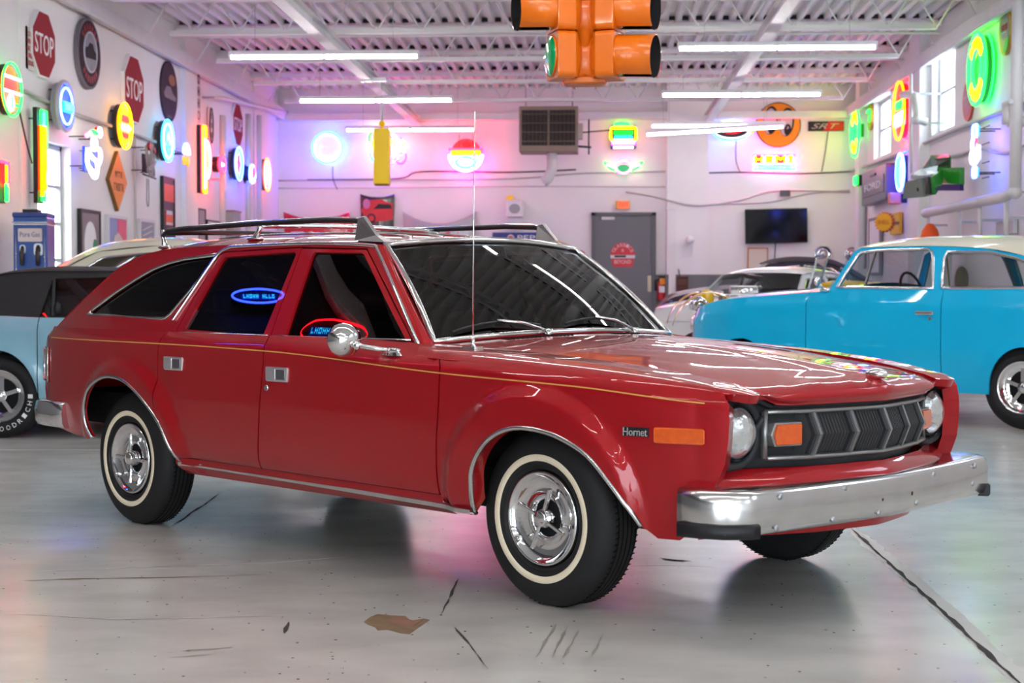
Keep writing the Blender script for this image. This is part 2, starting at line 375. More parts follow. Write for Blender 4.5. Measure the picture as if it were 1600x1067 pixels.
for i, (sd, q) in enumerate([(-1, q) for q in wl]+[(1, q) for q in wr]):
    x = (XL-.14) if sd < 0 else (XR+.14); root = ST(link(bpy.data.objects.new('window_%d' % (i+1), None)))
    cy, cz, dy, dzz = (q[0]+q[1])/2, (q[2]+q[3])/2, q[1]-q[0], q[3]-q[2]; root.location = (x, cy, cz)
    m = MB(); m.box((0, 0, dzz/2-.03), (.06, dy, .06)); m.box((0, 0, -dzz/2+.03), (.06, dy, .06)); m.box((0, dy/2-.03, 0), (.06, .06, dzz)); m.box((0, -dy/2+.03, 0), (.06, .06, dzz)); m.build('window_frame', frm, root)
    nr = 4 if i == 0 else 2
    for k in range(nr):
        z0 = -dzz/2+.06+(dzz-.12)*k/nr; z1 = -dzz/2+.06+(dzz-.12)*(k+1)/nr
        MB().box((0, 0, (z0+z1)/2), (.01, dy-.12, z1-z0-.03)).build('pane', pane, root)
        if k: MB().box((0, 0, z0), (.05, dy-.1, .035)).build('mullion', frm, root)
# gable behind the camera, two unseen doorways added to admit fill daylight
ST(panel('wall_front', [(XL, 0), (XR, 0), (XR, TOP), (XL, TOP)], [[(XL+1, .01), (-1.2, .01), (-1.2, 3.4), (XL+1, 3.4)], [(0, .01), (XR-1, .01), (XR-1, 3.4), (0, 3.4)]], 4, lambda u, v: (u, YF, v), (0, 1, 0), pm('front_wall_grey', (.30, .30, .30), .6), None, .3, seg=4))
# pilasters and dado
def colm(side, u0, u1, out, name='pilaster', z1=TOP):
    X = XL if side < 0 else XR
    y0, y1 = sorted((onx(u0, 300, X).y, onx(u1, 300, X).y)); o = ST(MB().box((X-side*out/2, (y0+y1)/2, z1/2), (out, y1-y0, z1)).build('trim_%d' % (len(PIL)+1), wallm)); PIL.append(o)
PIL = []
colm(-1, 30, 42, .03); colm(-1, 283, 302, .08); colm(-1, 396, 408, .03); colm(1, 1434, 1452, .16); colm(1, 1348, 1354, .15)
a, b = ony(1041, 300, YB), ony(1105, 300, YB)
PIL.append(ST(MB().box(((a.x+b.x)/2, YB-.15, TOP/2), (b.x-a.x, .3, TOP)).build('trim_%d' % (len(PIL)+1), walls)))
dh = ony(1150, 429, YB).z
x0 = ony(1022, 400, YB).x
m = MB(); m.box(((x0+XR)/2, YB-.01, dh/2), (XR-x0, .03, dh)); m.box(((a.x+b.x)/2, YB-.305, dh/2), (b.x-a.x+.02, .02, dh)); m.box((a.x-.01, YB-.15, dh/2), (.02, .3, dh)); m.box((b.x+.01, YB-.15, dh/2), (.02, .3, dh))
ST(m.build('baseboard_back', greyw))
x1 = ony(924, 400, YB).x
ST(MB().box(((x1+XL)/2, YB-.01, dh/2), (x1-XL, .03, dh)).build('baseboard_back', greyw))
# ---- ceiling: fluted deck, open web joists, girders
pit = .2; prof = []; x = XL-.2
while x < XR+.2: prof += [(x, 5.10), (x+.07, 5.10), (x+.09, 5.17), (x+.18, 5.17)]; x += pit
m = MB(); vs = [(x, YF, z) for x, z in prof]+[(x, YB, z) for x, z in prof]; n = len(prof)
m.add(vs, [(i, i+1, n+i+1, n+i) for i in range(n-1)])
ce = ST(m.build('ceiling', ceilm))
MB().box(((XL+XR)/2, (YF+YB)/2, 5.26), (XR-XL+.8, YB-YF+.6, .06)).build('roof_deck', ceilm, ce)
jy = [28.9-2.6*k for k in range(15)]
wd = .62; nw = int((XR-XL-.3)/wd)
webA = webB = chm = None
for y in jy:
    if chm is None:
        m = MB()
        for z in (4.53, 5.06):
            m.box(((XL+XR)/2, -.035, z), (XR-XL-.04 if z > 5 else XR-XL-1.3, .055, .012)); m.box(((XL+XR)/2, .035, z), (XR-XL-.04 if z > 5 else XR-XL-1.3, .055, .012))
            s = 1 if z < 5 else -1
            m.box(((XL+XR)/2, -.012, z+s*.03), (XR-XL-.04 if z > 5 else XR-XL-1.3, .008, .06)); m.box(((XL+XR)/2, .012, z+s*.03), (XR-XL-.04 if z > 5 else XR-XL-1.3, .008, .06))
        j = m.build('roof_joist', beamm, ce); chm = j.data
    else: j = link(bpy.data.objects.new('roof_joist', chm), ce)
    j.location = (0, y, 0)
    for k in range(nw):
        if webA is None:
            webA = MB().cyl((0, 0, 4.55), (wd/2, 0, 5.05), .012, 6).build('web_rod', beamm, j).data; bpy.data.objects.remove(bpy.data.objects['web_rod'])
            webB = MB().cyl((wd/2, 0, 5.05), (wd, 0, 4.55), .012, 6).build('web_rod', beamm, j).data; bpy.data.objects.remove(bpy.data.objects['web_rod'])
        for me in (webA, webB): link(bpy.data.objects.new('web_rod', me), j).location = (XL+.35+k*wd, 0, 0)
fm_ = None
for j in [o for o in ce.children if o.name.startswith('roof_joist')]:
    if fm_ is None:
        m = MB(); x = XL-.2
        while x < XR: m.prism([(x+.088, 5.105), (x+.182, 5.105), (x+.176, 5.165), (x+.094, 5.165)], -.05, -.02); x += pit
        o = m.build('flute_closures', pm('flute_foam', (.025, .024, .026), .9), j, kind='stuff'); fm_ = o.data  # dark pieces standing in for the shade inside the open flute gaps
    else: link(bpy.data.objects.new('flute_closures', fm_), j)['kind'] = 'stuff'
for gx in (-3.58, 2.22, -.62):
    if gx == -.62: MB().box((gx, 4, 4.40), (.06, 24, .08)).build('girder', beamm, ce); continue
    m = MB(); L = YB-YF; c = (YB+YF)/2
    m.box((gx, c, 4.36), (.16, L, .014)); m.box((gx, c, 4.515), (.16, L, .014)); m.box((gx, c, 4.44), (.012, L, .15)); m.build('girder', beamm, ce)
for sx, X in ((-1, XL), (1, XR)):
    m = MB(); m.box((X-sx*.10, (YF+YB)/2, 4.60), (.18, YB-YF, .16)); m.box((X-sx*.16, (YF+YB)/2, 4.50), (.05, YB-YF, .05)); m.build('wall_beam', beamm, ce)
MB().box(((XL+XR)/2, YB-.12, 4.52), (XR-XL, .2, .14)).build('wall_beam', beamm, ce)
for y in (27.6, 25.0, 22.4, 19.8):     # purlin bridging rods and conduits under the deck
    m = MB(); m.cyl((XL+.3, y, 4.70+.03*(y % 2)), (XR-.3, y+.1, 4.70), .017, 6); m.build('conduit', beamm, ce)
# ---- strip lights
tubem = em('fluorescent_tube', (1, .97, .95), TUBE); hous = pm('fixture_white', (.8, .8, .8), .4)
proto = None
dimm = em('aged_fluorescent_tube', (1, .96, .95), TUBE*.36); dimd = []  # tubes near the back wall dimmed so they light it less
def strip_light(x, y, z, label, rot=(0, 0, 0), dimmed=False):
    global proto
    if proto is None:
        t = proto = thing('strip_light', label, 'light', group='fluorescent strip lights under the ceiling')
        m = MB(); m.prism([(-.07, .0), (.07, .0), (.05, .06), (-.05, .06)], -1.23, 1.23, plane='yz'); 
        h = MB(); h.prism([(-.06, .0), (.06, .0), (.045, .055), (-.045, .055)], -1.24, 1.24, plane='yz'); h.box((0, 0, -.02), (.03, .07, .05)); h.box((1.225, 0, -.02), (.03, .07, .05)); h.box((-1.225, 0, -.02), (.03, .07, .05)); h.build('housing', hous, t)
        for sx in (-1, 1):
            MB().cyl((sx*.02, 0, -.026), (sx*1.21, 0, -.026), .021, 10).build('tube', tubem, t)
        for sx in (-.9, .9): MB().cyl((sx, 0, .05), (sx, 0, .975), .004, 5).build('hanger', steel, t)
    else:
        t = copy_tree(proto); t['label'] = label
    if dimmed:
        tb = [c for c in t.children if c.name.startswith('tube')]
        if not dimd:
            for c in tb: d = c.data.copy(); d.materials[0] = dimm; dimd.append(d)
        for c, d in zip(tb, dimd): c.data = d
    t.location = (x, y, z); t.rotation_euler = rot
LY = [20.3, 25.1, 29.8, 15.5, 10.7, 5.9, 1.1, -3.7, -7.5]
nm = ['nearest of the lit strip lights on the left, above the red wagon', 'middle strip light of the three on the left side', 'farthest strip light on the left, behind the yellow hoist']
nr_ = ['nearest lit strip light on the right, beside the traffic signal', 'middle strip light of the three on the right side', 'farthest strip light on the right, in front of the yellow eyes sign']
for i, y in enumerate(LY):
    strip_light(-3.52, y, 4.13, nm[i] if i < 3 else 'strip light above the left bay, number %s from the back wall, out of frame' % ('four', 'five', 'six', 'seven', 'eight', 'nine')[i-3], (0, 0, R(.8)), i == 2)
    strip_light(2.26, y-.45, 4.13, nr_[i] if i < 3 else 'strip light above the right bay, number %s from the back wall, out of frame' % ('four', 'five', 'six', 'seven', 'eight', 'nine')[i-3], (0, 0, R(.5)), i == 2)
for k, y in enumerate((13.6, 9.6, 5.6, 1.6, -2.4, -6.4)):  # unseen middle row, added to brighten the wagon and near floor
    strip_light(-.62, y, 4.13, 'strip light over the middle aisle, number %s from the back, out of frame' % ('one', 'two', 'three', 'four', 'five', 'six')[k])
p = ony(1062, 207, 28.4); strip_light(p.x+.62, 28.4, p.z+.05, 'tilted strip light hanging low beside the green neon signs', (0, R(-3), 0), True)
# ================================================================ RED WAGON: body surfaces
def ip(x, T):
    # monotone-ish cubic (Catmull-Rom w/ finite diff tangents) through (x,y) table ascending
    if x<=T[0][0]: return T[0][1]
    if x>=T[-1][0]: return T[-1][1]
    n=len(T)
    lo,hi=0,n-1
    while hi-lo>1:
        m=(lo+hi)//2
        if T[m][0]<=x: lo=m
        else: hi=m
    i=lo; x0,y0=T[i]; x1,y1=T[i+1]; h=x1-x0; d=(y1-y0)/h
    def tan(k):
        if k==0: return (T[1][1]-T[0][1])/(T[1][0]-T[0][0])
        if k==n-1: return (T[-1][1]-T[-2][1])/(T[-1][0]-T[-2][0])
        a=(T[k][1]-T[k-1][1])/(T[k][0]-T[k-1][0]); b=(T[k+1][1]-T[k][1])/(T[k+1][0]-T[k][0])
        if a*b<=0: return 0.0
        return 2*a*b/(a+b)
    m0,m1=tan(i),tan(i+1); t=(x-x0)/h
    return (2*t**3-3*t*t+1)*y0+(t**3-2*t*t+t)*h*m0+(-2*t**3+3*t*t)*y1+(t**3-t*t)*h*m1
def sst(a,b,x):
    t=min(1,max(0,(x-a)/(b-a))); return t*t*(3-2*t)
ZS=[(-3.7,.900),(-3.3,.907),(-2.2,.907),(-1.5,.898),(-.4,.862),(.28,.828),(.6,.802),(.80,.785)]
VP=[(-.60,.775),(-.56,.800),(-.52,.838),(-.45,.862),(-.34,.876),(-.22,.883),(-.12,.882),(-.055,.876),(-.03,.870),(-.012,.860),(0,.848)]
TP=[(-3.72,-.22),(-3.6,-.160),(-3.45,-.110),(-3.2,-.068),(-2.9,-.036),(-2.5,-.014),(-2,0),(-.3,0),(.1,-.012),(.35,-.036),(.5,-.064),(.6,-.093),(.68,-.125),(.74,-.160),(.78,-.20),(.82,-.26)]
def bulge(x,z):
    b=0
    for cx,cz,rx,rz,a in ((.06,.36,.47,.44,.032),(-2.60,.38,.50,.43,.030)):
        r=hypot((x-cx)/rx,(z-cz)/rz); b+=a*(1-sst(.85,1.01,r))
    return b
def W(x,z):
    s=ip(x,ZS)
    if z<=s: return ip(z-s,VP)+ip(x,TP)+bulge(x,z)
    t=(z-s)/max(.012,.925-s)
    return (1-t)*(.848+ip(x,TP))+t*(G(x,.925)+.012)
GT=[(-3.72,-.20),(-3.5,-.115),(-3.2,-.06),(-2.8,-.02),(-2.3,0),(-1.5,0),(-1.0,-.03),(-.65,-.075),(-.4,-.11)]
def G(x,z): return .812-.52*(z-.925)+ip(x,GT)
CAR_XY = Matrix.Rotation(YAW, 2) @ Vector((.6414, 6.0335)); CAR_RZ = YAW-R(45.283)
car = thing('station_wagon', 'red five-door station wagon with chrome roof rack and whitewall tyres, foreground', 'car', (CAR_XY.x, CAR_XY.y, 0), CAR_RZ)
def mat_paint(name, c, flake=.25):
    m = pm(name, c, .42, coat=1, cr=.015, spec=.15); p = m.node_tree.nodes['Principled BSDF']; p.inputs['Metallic'].default_value = flake; p.inputs['Coat IOR'].default_value = 1.38
    return m
red = mat_paint('red_paint', (.335, .003, .0075)); tint = glass('tinted_glass', (.045, .042, .045), 1.52); wsg = glass('windscreen_glass', (.085, .085, .088), 1.55)
dark = pm('underbody', (.01, .01, .01), .85, spec=.1); gold = pm('gold_stripe', (.60, .30, .07), .5); amber = pm('amber_lens', (.62, .085, .002), .18, coat=1, emit=(.8, .10, 0), es=.02, noise=.25, nscale=60)
fasm = pm('charcoal_fascia', (.022, .024, .028), .38, noise=.15, nscale=9); redlens = pm('red_lens', (.35, .01, .012), .15, coat=1)
hch = pm('handle_chrome', (.85, .85, .85), .28, .9)
seatm = pm('black_vinyl', (.02, .018, .018), .5)
DEF = lambda p: (p[0]+.062*min(1, max(0, (p[0]-.685)/.085)), p[1], p[2])
AF = [(-.236, .315), (-.22, .405), (-.211, .464), (-.182, .524), (-.123, .585), (-.051, .626), (.031, .644), (.128, .641), (.225, .619), (.33, .568), (.413, .482), (.475, .401), (.502, .345)]
AR = [(-2.946, .400), (-2.978, .457), (-2.982, .535), (-2.934, .625), (-2.808, .689), (-2.679, .71), (-2.526, .687), (-2.36, .601), (-2.239, .492), (-2.185, .345)]
AFs, ARs = smoothp(AF, 4), smoothp(AR, 4)
DF = [(-.46, .880), (-.430, .862), (-.408, .838), (-.400, .80), (-.398, .728), (-.405, .64), (-.416, .563), (-.426, .45), (-.432, .365)]   # front door leading edge, top to bottom
DM = [(-1.515, .925), (-1.49, .86), (-1.484, .806), (-1.495, .71), (-1.512, .619), (-1.53, .52), (-1.553, .43), (-1.575, .365)]
off = lambda P, d: [(x+d, z) for x, z in P]
archR = [p for p in ARs]
iR = min(range(len(ARs)), key=lambda i: abs(ARs[i][1]-.545)+(0 if ARs[i][0] > -2.6 else 9))      # where the rear door meets the arch
ZH = [(-.75, .925), (-.6, .912), (-.2, .893), (.2, .868), (.5, .838), (.70, .806), (.78, .79)]
YH = [(-.75, .672), (-.6, .665), (0, .625), (.4, .59), (.74, .548), (.8, .54)]
XFc = .862
def xf(y): return XFc-.125*(abs(y)/.55)**1.25
ZC = [(-.8, .950), (-.62, .944), (-.3, .930), (0, .912), (.3, .888), (.55, .860), (.72, .833), (.80, .815), (.838, .803), (.862, .785), (.88, .765)]
def Hd(x, y):
    xs = x+(XFc-xf(y))*sst(-.3, .75, x); q = abs(y)/max(.3, ip(x, YH)); ed = ip(x, ZC)-ip(min(x, .74), ZH)
    return ip(xs, ZC)-max(0, ed-.0)*q**2.2*(1-sst(.3, .74, x)) - .010*q**2*sst(.3, .74, x)+.006*math.exp(-(y/.045)**2)*sst(-.5, .3, x)
ZRc = [(-1.0, 1.322), (-1.08, 1.328), (-1.3, 1.350), (-1.7, 1.370), (-2.2, 1.376), (-2.67, 1.360), (-2.9, 1.318), (-3.1, 1.243), (-3.33, 1.108), (-3.64, .925)][::-1]
ZRe = [(-1.0, 1.286), (-1.06, 1.294), (-1.14, 1.300), (-1.54, 1.318), (-2.03, 1.318), (-2.5, 1.312), (-2.8, 1.290), (-3.02, 1.232), (-3.27, 1.090), (-3.58, .900)][::-1]
def Rf(x, t):
    ze = ip(x, ZRe); zc = ip(x, ZRc); ye = G(x, ze)+.004
    return (x, t*ye, zc-(zc-ze)*abs(t)**3.2)
def tubeon(pts, fn, sgn, r, name, mat, parent, n=8, o=.004, closed=False):
    P = [(x, sgn*(fn(x, z)+o), z) for x, z in pts]
    return MB().tube(P, r, n, closed).build(name, mat, parent)
FW = [(-1.420, .918), (-1.440, 1.05), (-1.466, 1.26), (-1.458, 1.274), (-1.16, 1.266), (-1.142, 1.258), (-.93, 1.085), (-.712, .905), (-.76, .900)]
RW = [(-2.186, .938), (-2.165, 1.03), (-2.122, 1.24), (-2.105, 1.262), (-1.60, 1.277), (-1.583, 1.265), (-1.577, .922)]
QW = [(-3.165, .990), (-3.13, 1.018), (-2.942, 1.106), (-2.80, 1.166), (-2.686, 1.209), (-2.56, 1.238), (-2.427, 1.256), (-2.18, 1.273), (-2.17, 1.262), (-2.225, 1.17), (-2.343, 1.003), (-2.37, .986), (-2.396, .982)]
FWo = [(-1.514, .875), (-1.530, 1.00), (-1.556, 1.290), (-1.14, 1.279), (-.93, 1.112), (-.672, .895), (-.66, .875)]
RWo = [(-2.25, .875), (-2.235, .96), (-2.185, 1.18), (-2.155, 1.268), (-2.12, 1.283), (-1.562, 1.294), (-1.536, 1.00), (-1.520, .875)]
for s in (-1, 1):
    sm_ = lambda u, v, s=s: (u, s*W(u, v), v); gm = lambda u, v, s=s: (u, s*G(u, v), v); O_ = (0, s, .05)
    # front door: skin, frame, glass
    P = off(DF, -.005)+off(DM, .004)[::-1]+[(-1.3, .925), (-.9, .922), (-.66, .915), (-.56, .905)]
    fd = panel('front_door', P, [], .04, sm_, O_, red, car, .02)
    panel('door_frame', FWo, [FW], .05, gm, O_, red, fd, .02)
    panel('window_glass', FW, [], .12, lambda u, v, s=s: (u, s*(G(u, v)-.012), v), O_, tint, fd, 0)
    P = off(DM, -.004)+[(-2.0, .365), (-2.205, .365)]+[p for p in ARs[iR:] if p[1] > .37][::-1]+[(-2.288, .60), (-2.288, .685), (-2.292, .80), (-2.292, .846), (-2.296, .9), (-2.278, .925), (-1.9, .925)]
    rd = panel('rear_door', P, [], .04, sm_, O_, red, car, .02)
    panel('door_frame', RWo, [RW], .05, gm, O_, red, rd, .02)
    panel('window_glass', RW, [], .12, lambda u, v, s=s: (u, s*(G(u, v)-.012), v), O_, tint, rd, 0)
    # quarter panel
    P = [(-2.284, .925), (-2.302, .9), (-2.298, .846), (-2.298, .80), (-2.294, .685), (-2.294, .60)]+ARs[:iR+1][::-1]+[(-3.0, .392), (-3.2, .392), (-3.40, .412), (-3.56, .435), (-3.62, .56), (-3.63, .70), (-3.625, .85), (-3.60, .925), (-3.0, .925)]
    qp = panel('quarter_panel', P, [], .024, sm_, O_, red, car, .02)
    # front fender side and crown
    top = [(x/100, ip(x/100, ZS)) for x in range(72, -44, -8)]
    P = [(.728, ip(.728, ZS)-.004), (.743, .755), (.747, .70), (.746, .634), (.740, .560), (.722, .49), (.69, .40), (.655, .33), (.62, .305), (.545, .305)]+AFs[::-1]+[(-.30, .322), (-.426, .335), (-.426, .365)]+off(DF, .003)[::-1][1:]
    P = P+[q for q in top[::-1] if q[0] > -.40]
    ff = panel('front_fender', P, [], .022, sm_, O_, red, car, .07)
    def ft(x, t, s=s):
        ys, zs_, yh, zh = W(x, ip(x, ZS)), ip(x, ZS), ip(x, YH)+.003, ip(x, ZH)
        rise = zh-zs_; k = max(1.5, min(9, (ys-yh)/max(.012, rise))); yy = ys+(yh-ys)*t
        return (x+.012*sst(.6, .75, x)*sin(pi*t), s*yy, zs_+rise*(1-math.exp(-k*t))/(1-math.exp(-k))-.03*sst(.66, .80, x)**2)
    panel('fender_crown', [(-.56, 0), (-.44, 0), (.2, 0), (.62, 0), (.732, 0), (.750, .3), (.752, .7), (.745, 1), (.3, 1), (-.66, 1), (-.64, .5)], [], .04, ft, (0, s*.3, 1), red, ff, .03)
    # rocker, chrome mouldings
    rk = MB(); rk.grid(lambda u, v, s=s: (-2.21+1.79*u, s*(W(-2.21+1.79*u, .362)-.004 if v < .4 else W(-2.21+1.79*u, .33) if v < .7 else .77), (.362, .335, .315, .285)[int(round(v*3))]), 24, 3, False); rk.build('rocker_panel', red, car)
    m = MB(); m.grid(lambda u, v, s=s: (-2.195+1.965*u, s*(W(-2.195+1.965*u, .345)+(.002, .012, .010, -.02)[int(round(v*3))]), (.343, .338, .322, .318)[int(round(v*3))]-.012*u+.005), 24, 3, False); m.build('rocker_moulding', chrome2, car)
    for A in (AFs, ARs): tubeon(A, W, s, .009, 'arch_moulding', chrome2, car, 6, -.002)
    # greenhouse side with both door openings
    hole = [(-2.256, .872), (-2.241, .96), (-2.191, 1.182), (-2.16, 1.272), (-2.122, 1.288), (-1.56, 1.299), (-1.138, 1.284), (-.926, 1.116), (-.664, .895), (-.655, .872)]
    ed = [(x/100, ip(x/100, ZRe)) for x in range(-110, -358, -12)]
    P = [(-.60, .86), (-.628, .905), (-.84, 1.10), (-1.050, 1.2925)]+ed+[(-3.60, .90), (-3.58, .86)]
    sf = panel('side_frame', P, [hole, QW], .05, gm, O_, red, car, .02)
    panel('quarter_glass', QW, [], .12, lambda u, v, s=s: (u, s*(G(u, v)-.010), v), O_, tint, sf, 0)
    tubeon(QW, G, s, .008, 'glass_moulding', chrome, sf, 8, .003, True)
    dr = [(-.655, .905), (-.80, 1.04), (-.96, 1.185), (-1.07, 1.277), (-1.11, 1.295), (-1.3, 1.306), (-1.54, 1.312), (-2.03, 1.309), (-2.11, 1.300), (-2.16, 1.280), (-2.20, 1.205), (-2.28, 1.02), (-2.30, .975)]
    tubeon(smoothp(dr, 4), G, s, .0085, 'drip_moulding', chrome, sf, 8, .006)
    for a, b in ((-.70, -1.49), (-1.53, -2.20)): tubeon([(a+(b-a)*k/10, .9235) for k in range(11)], lambda x, z: G(x, .925)+.008, s, .005, 'belt_moulding', chrome, fd if a > -1 else rd, 6, 0)
    # gold pinstripe
    PS = [(-3.491, .871), (-2.288, .872), (-1.496, .863), (-.402, .814), (.251, .793), (.70, .755)]
    m = MB(); m.grid(lambda u, v, s=s: (-3.49+4.19*u, s*(W(-3.49+4.19*u, ip(-3.49+4.19*u, PS)+.0022*(2*v-1))+.0012), ip(-3.49+4.19*u, PS)+.0022*(2*v-1)), 120, 1); m.build('pinstripe', gold, car)
    # door handles: chrome pull in a recessed frame, lock below the front one
    for x0, z0, pa in ((-1.382, .770, fd), (-2.153, .788, rd)):
        y = s*(W(x0, z0)+.002); h = MB()
        h.prism([(x0-.075, z0+.030), (x0+.070, z0+.030), (x0+.075, z0+.022), (x0+.070, z0-.030), (x0-.070, z0-.030), (x0-.075, z0-.022)], y-s*.01, y+s*.006)
        h = h.build('door_handle', hch, pa, bevel=.004)
        MB().prism(rrect(.062, .040, .006, 3, x0+.028, z0), y, y+s*.0075).build('pull_recess', pm('grey_recess', (.16, .15, .17), .25, .6), h)
        MB().prism(rrect(.060, .044, .006, 3, x0-.036, z0), y, y+s*.010).build('pull', hch, h)
    y = s*W(-1.455, .712); MB().cyl((-1.455, y-s*.01, .712), (-1.455, y+s*.006, .712), .012, 14).build('door_lock', chrome, fd)
    # side marker, script badge
    y = s*(W(.632, .648)); n_ = Vector(sm_(.70, .648))-Vector(sm_(.56, .648)); a_ = math.atan2(n_.y, n_.x)
    Mx = Matrix.Translation((.632, y, .648)) @ Matrix.Rotation(a_, 4, 'Z')
    MB().prism(rrect(.158, .052, .008), -.012, .012, M=Mx).build('side_marker', amber, ff, bevel=.004)
    MB().box((.035, s*.013, -.003), (.02, .004, .014), M=Mx).build('marker_bulb', pm('brown', (.15, .03, .0), .4), ff)
    if s < 0:
        n_ = Vector(sm_(.54, .655))-Vector(sm_(.45, .655)); a_ = math.atan2(n_.y, n_.x)
        Mx = Matrix.Translation(Vector(sm_(.495, .655))+Vector((0, -.006, 0))) @ Matrix.Rotation(a_, 4, 'Z')
        MB().box((0, .002, 0), (.094, .006, .030), M=Mx).build('badge_plate', black, ff)
        text('Hornet', .088, .026, pm('badge_silver', (.8, .8, .8), .2, .7), ff, 0, -.002, 0, .003, 'badge_lettering', Mx)
    # tail lamp
    m = MB(); m.grid(lambda u, v, s=s: (-3.50-.125*u, s*(W(-3.50-.125*u, .65+.16*v)+.006), .655+.155*v), 6, 4); m.build('tail_lamp', redlens, car)
    tubeon([(-3.495, .648), (-3.495, .815), (-3.62, .812), (-3.62, .65)], W, s, .010, 'lamp_bezel', chrome, car, 6, .004, True)
# tail panel, hatch, roof
tl = lambda y, z: (-3.625-.03*(1-(y/.7)**2)+.05*sst(.75, .93, z), y, z)
panel('tail_panel', [(-.70, .44), (.70, .44), (.715, .6), (.70, .86), (.67, .925), (-.67, .925), (-.70, .86), (-.715, .6)], [], .08, tl, (-1, 0, 0), red, car, .02)
xfr = lambda t: -1.075+.055*(1-t*t)
rt_ = [(xfr(t/10), t/10) for t in range(10, -11, -2)]
panel('roof', rt_+[(-2.74, -1), (-2.74, 1)], [], .05, Rf, (0, 0, 1), red, car, .015)
hg = [(-2.86, -.80), (-3.50, -.84), (-3.50, .84), (-2.86, .80)]
tg = panel('tailgate', [(-2.748, 1), (-2.748, -1), (-3.60, -1), (-3.60, 1)], [hg], .06, Rf, (-.5, 0, 1), red, car, .015)
panel('rear_glass', hg, [], .1, lambda x, t: tuple(Vector(Rf(x, t))+Vector((.006, 0, -.008))), (-.5, 0, 1), tint, tg, 0)
# windscreen
for s in (-1, 1):
    MB().grid(lambda u, v, s=s: tuple(Vector((-.622-.432*v, s*(G(-.622-.432*v, .897+.397*v)), .897+.397*v)).lerp(Vector((-.632-.446*v+.004, s*(.700-.134*v), .912+.381*v)), u)+Vector((.006*sin(pi*u), 0, .004*sin(pi*u)))), 4, 12).build('a_pillar', red, car)
def ws(u, v):   # u -1..1, v 0 bottom..1 top
    q = 1-u*u
    b = Vector((-.632+.10*q, .700*u, .912+.030*q)); t = Vector((-1.078+.055*q, .566*u, 1.293+.030*q))
    return tuple(b.lerp(t, v)+Vector((.25, 0, .2)).normalized()*.02*sin(pi*v))
panel('windscreen', [(-1, 0), (1, 0), (1, 1), (-1, 1)], [], .08, ws, (1, 0, 1), wsg, car, 0)
e = [ws(-1+k/12, 0) for k in range(24)]+[ws(1, k/12) for k in range(12)]+[ws(1-k/12, 1) for k in range(24)]+[ws(-1, 1-k/12) for k in range(12)]
MB().tube([Vector(p)+Vector((.006, 0, .006)) for p in e], .013, 8, True).build('screen_moulding', chrome, car)
# hood, its front lip, cowl
hp = [(-.56-.10*(1-(k/8)**2)*0-.02, .66*k/8) for k in range(-8, 9)]
P = [(-.565+.105*(1-(y/.66)**2), y) for y in [.66*k/8 for k in range(-8, 9)]]
Pf = [(xf(y), y) for y in [.545*k/12 for k in range(12, -13, -1)]]
Ps = [(x/10, ip(x/10, YH)) for x in range(-4, 7, 2)]
hd = panel('hood', P+Ps+Pf+[(x, -y) for x, y in Ps[::-1]], [], .035, lambda x, y: (x, y, Hd(x, y)), (0, 0, 1), red, car, .02)
def lip(u, v):
    y = .545*(2*u-1); z0 = Hd(xf(y), y); zb = .738+.038*sst(.46, .55, abs(y)); t = v
    return (xf(y)+.014*sin(pi*min(1, t*1.15)*.9)-.012*t, y, z0+(zb-z0)*t)
m = MB(); m.grid(lip, 48, 8); m.grid(lambda u, v: (lip(u, 1)[0]-.06*v, lip(u, 1)[1], lip(u, 1)[2]+.004), 48, 1); m.build('hood_lip', red, hd)
m = MB(); m.sphere((.815, 0, Hd(.815, 0)+.010), .048, 16, 8, (.9, .60, .42)); m.build('hood_emblem', chrome, hd)
m = MB(); m.grid(lambda u, v: (-.58+.10*(1-(2*u-1)**2)-.09*v, .70*(2*u-1), .905+.030*(1-(2*u-1)**2)-.004*v), 30, 3); cw = m.build('cowl', red, car)
sl = None
for sy in (-1, 1):
    for k in range(16):
        o = MB().box((0, 0, 0), (.05, .006, .006)).build('vent_slot', matblack, cw) if sl is None else link(bpy.data.objects.new('vent_slot', sl), cw)
        sl = o.data; y = sy*(.13+k*.021); o.location = (-.555+.10*(1-(y/.7)**2), y, .907+.030*(1-(y/.7)**2))
# wipers
for y0, y1 in ((-.20, -.62), (.34, -.06)):
    wp = MB(); b = Vector(ws(y0/.7, -.02))+Vector((.03, 0, .02)); t = Vector(ws((y0+y1)/1.4, .10))+Vector((.02, 0, .022)); wp.tube([b, b.lerp(t, .5)+Vector((.006, 0, .012)), t], .006, 6); wp.cyl(b-Vector((0, 0, .03)), b+Vector((0, 0, .01)), .016, 10)
    wp = wp.build('wiper_arm', chrome2, car)
    MB().tube([Vector(ws((y1+(y0-y1)*k/6)/.7, .05+.05*sin(pi*k/6)))+Vector((.012, 0, .014)) for k in range(7)], .006, 5).build('wiper_blade', black, wp)
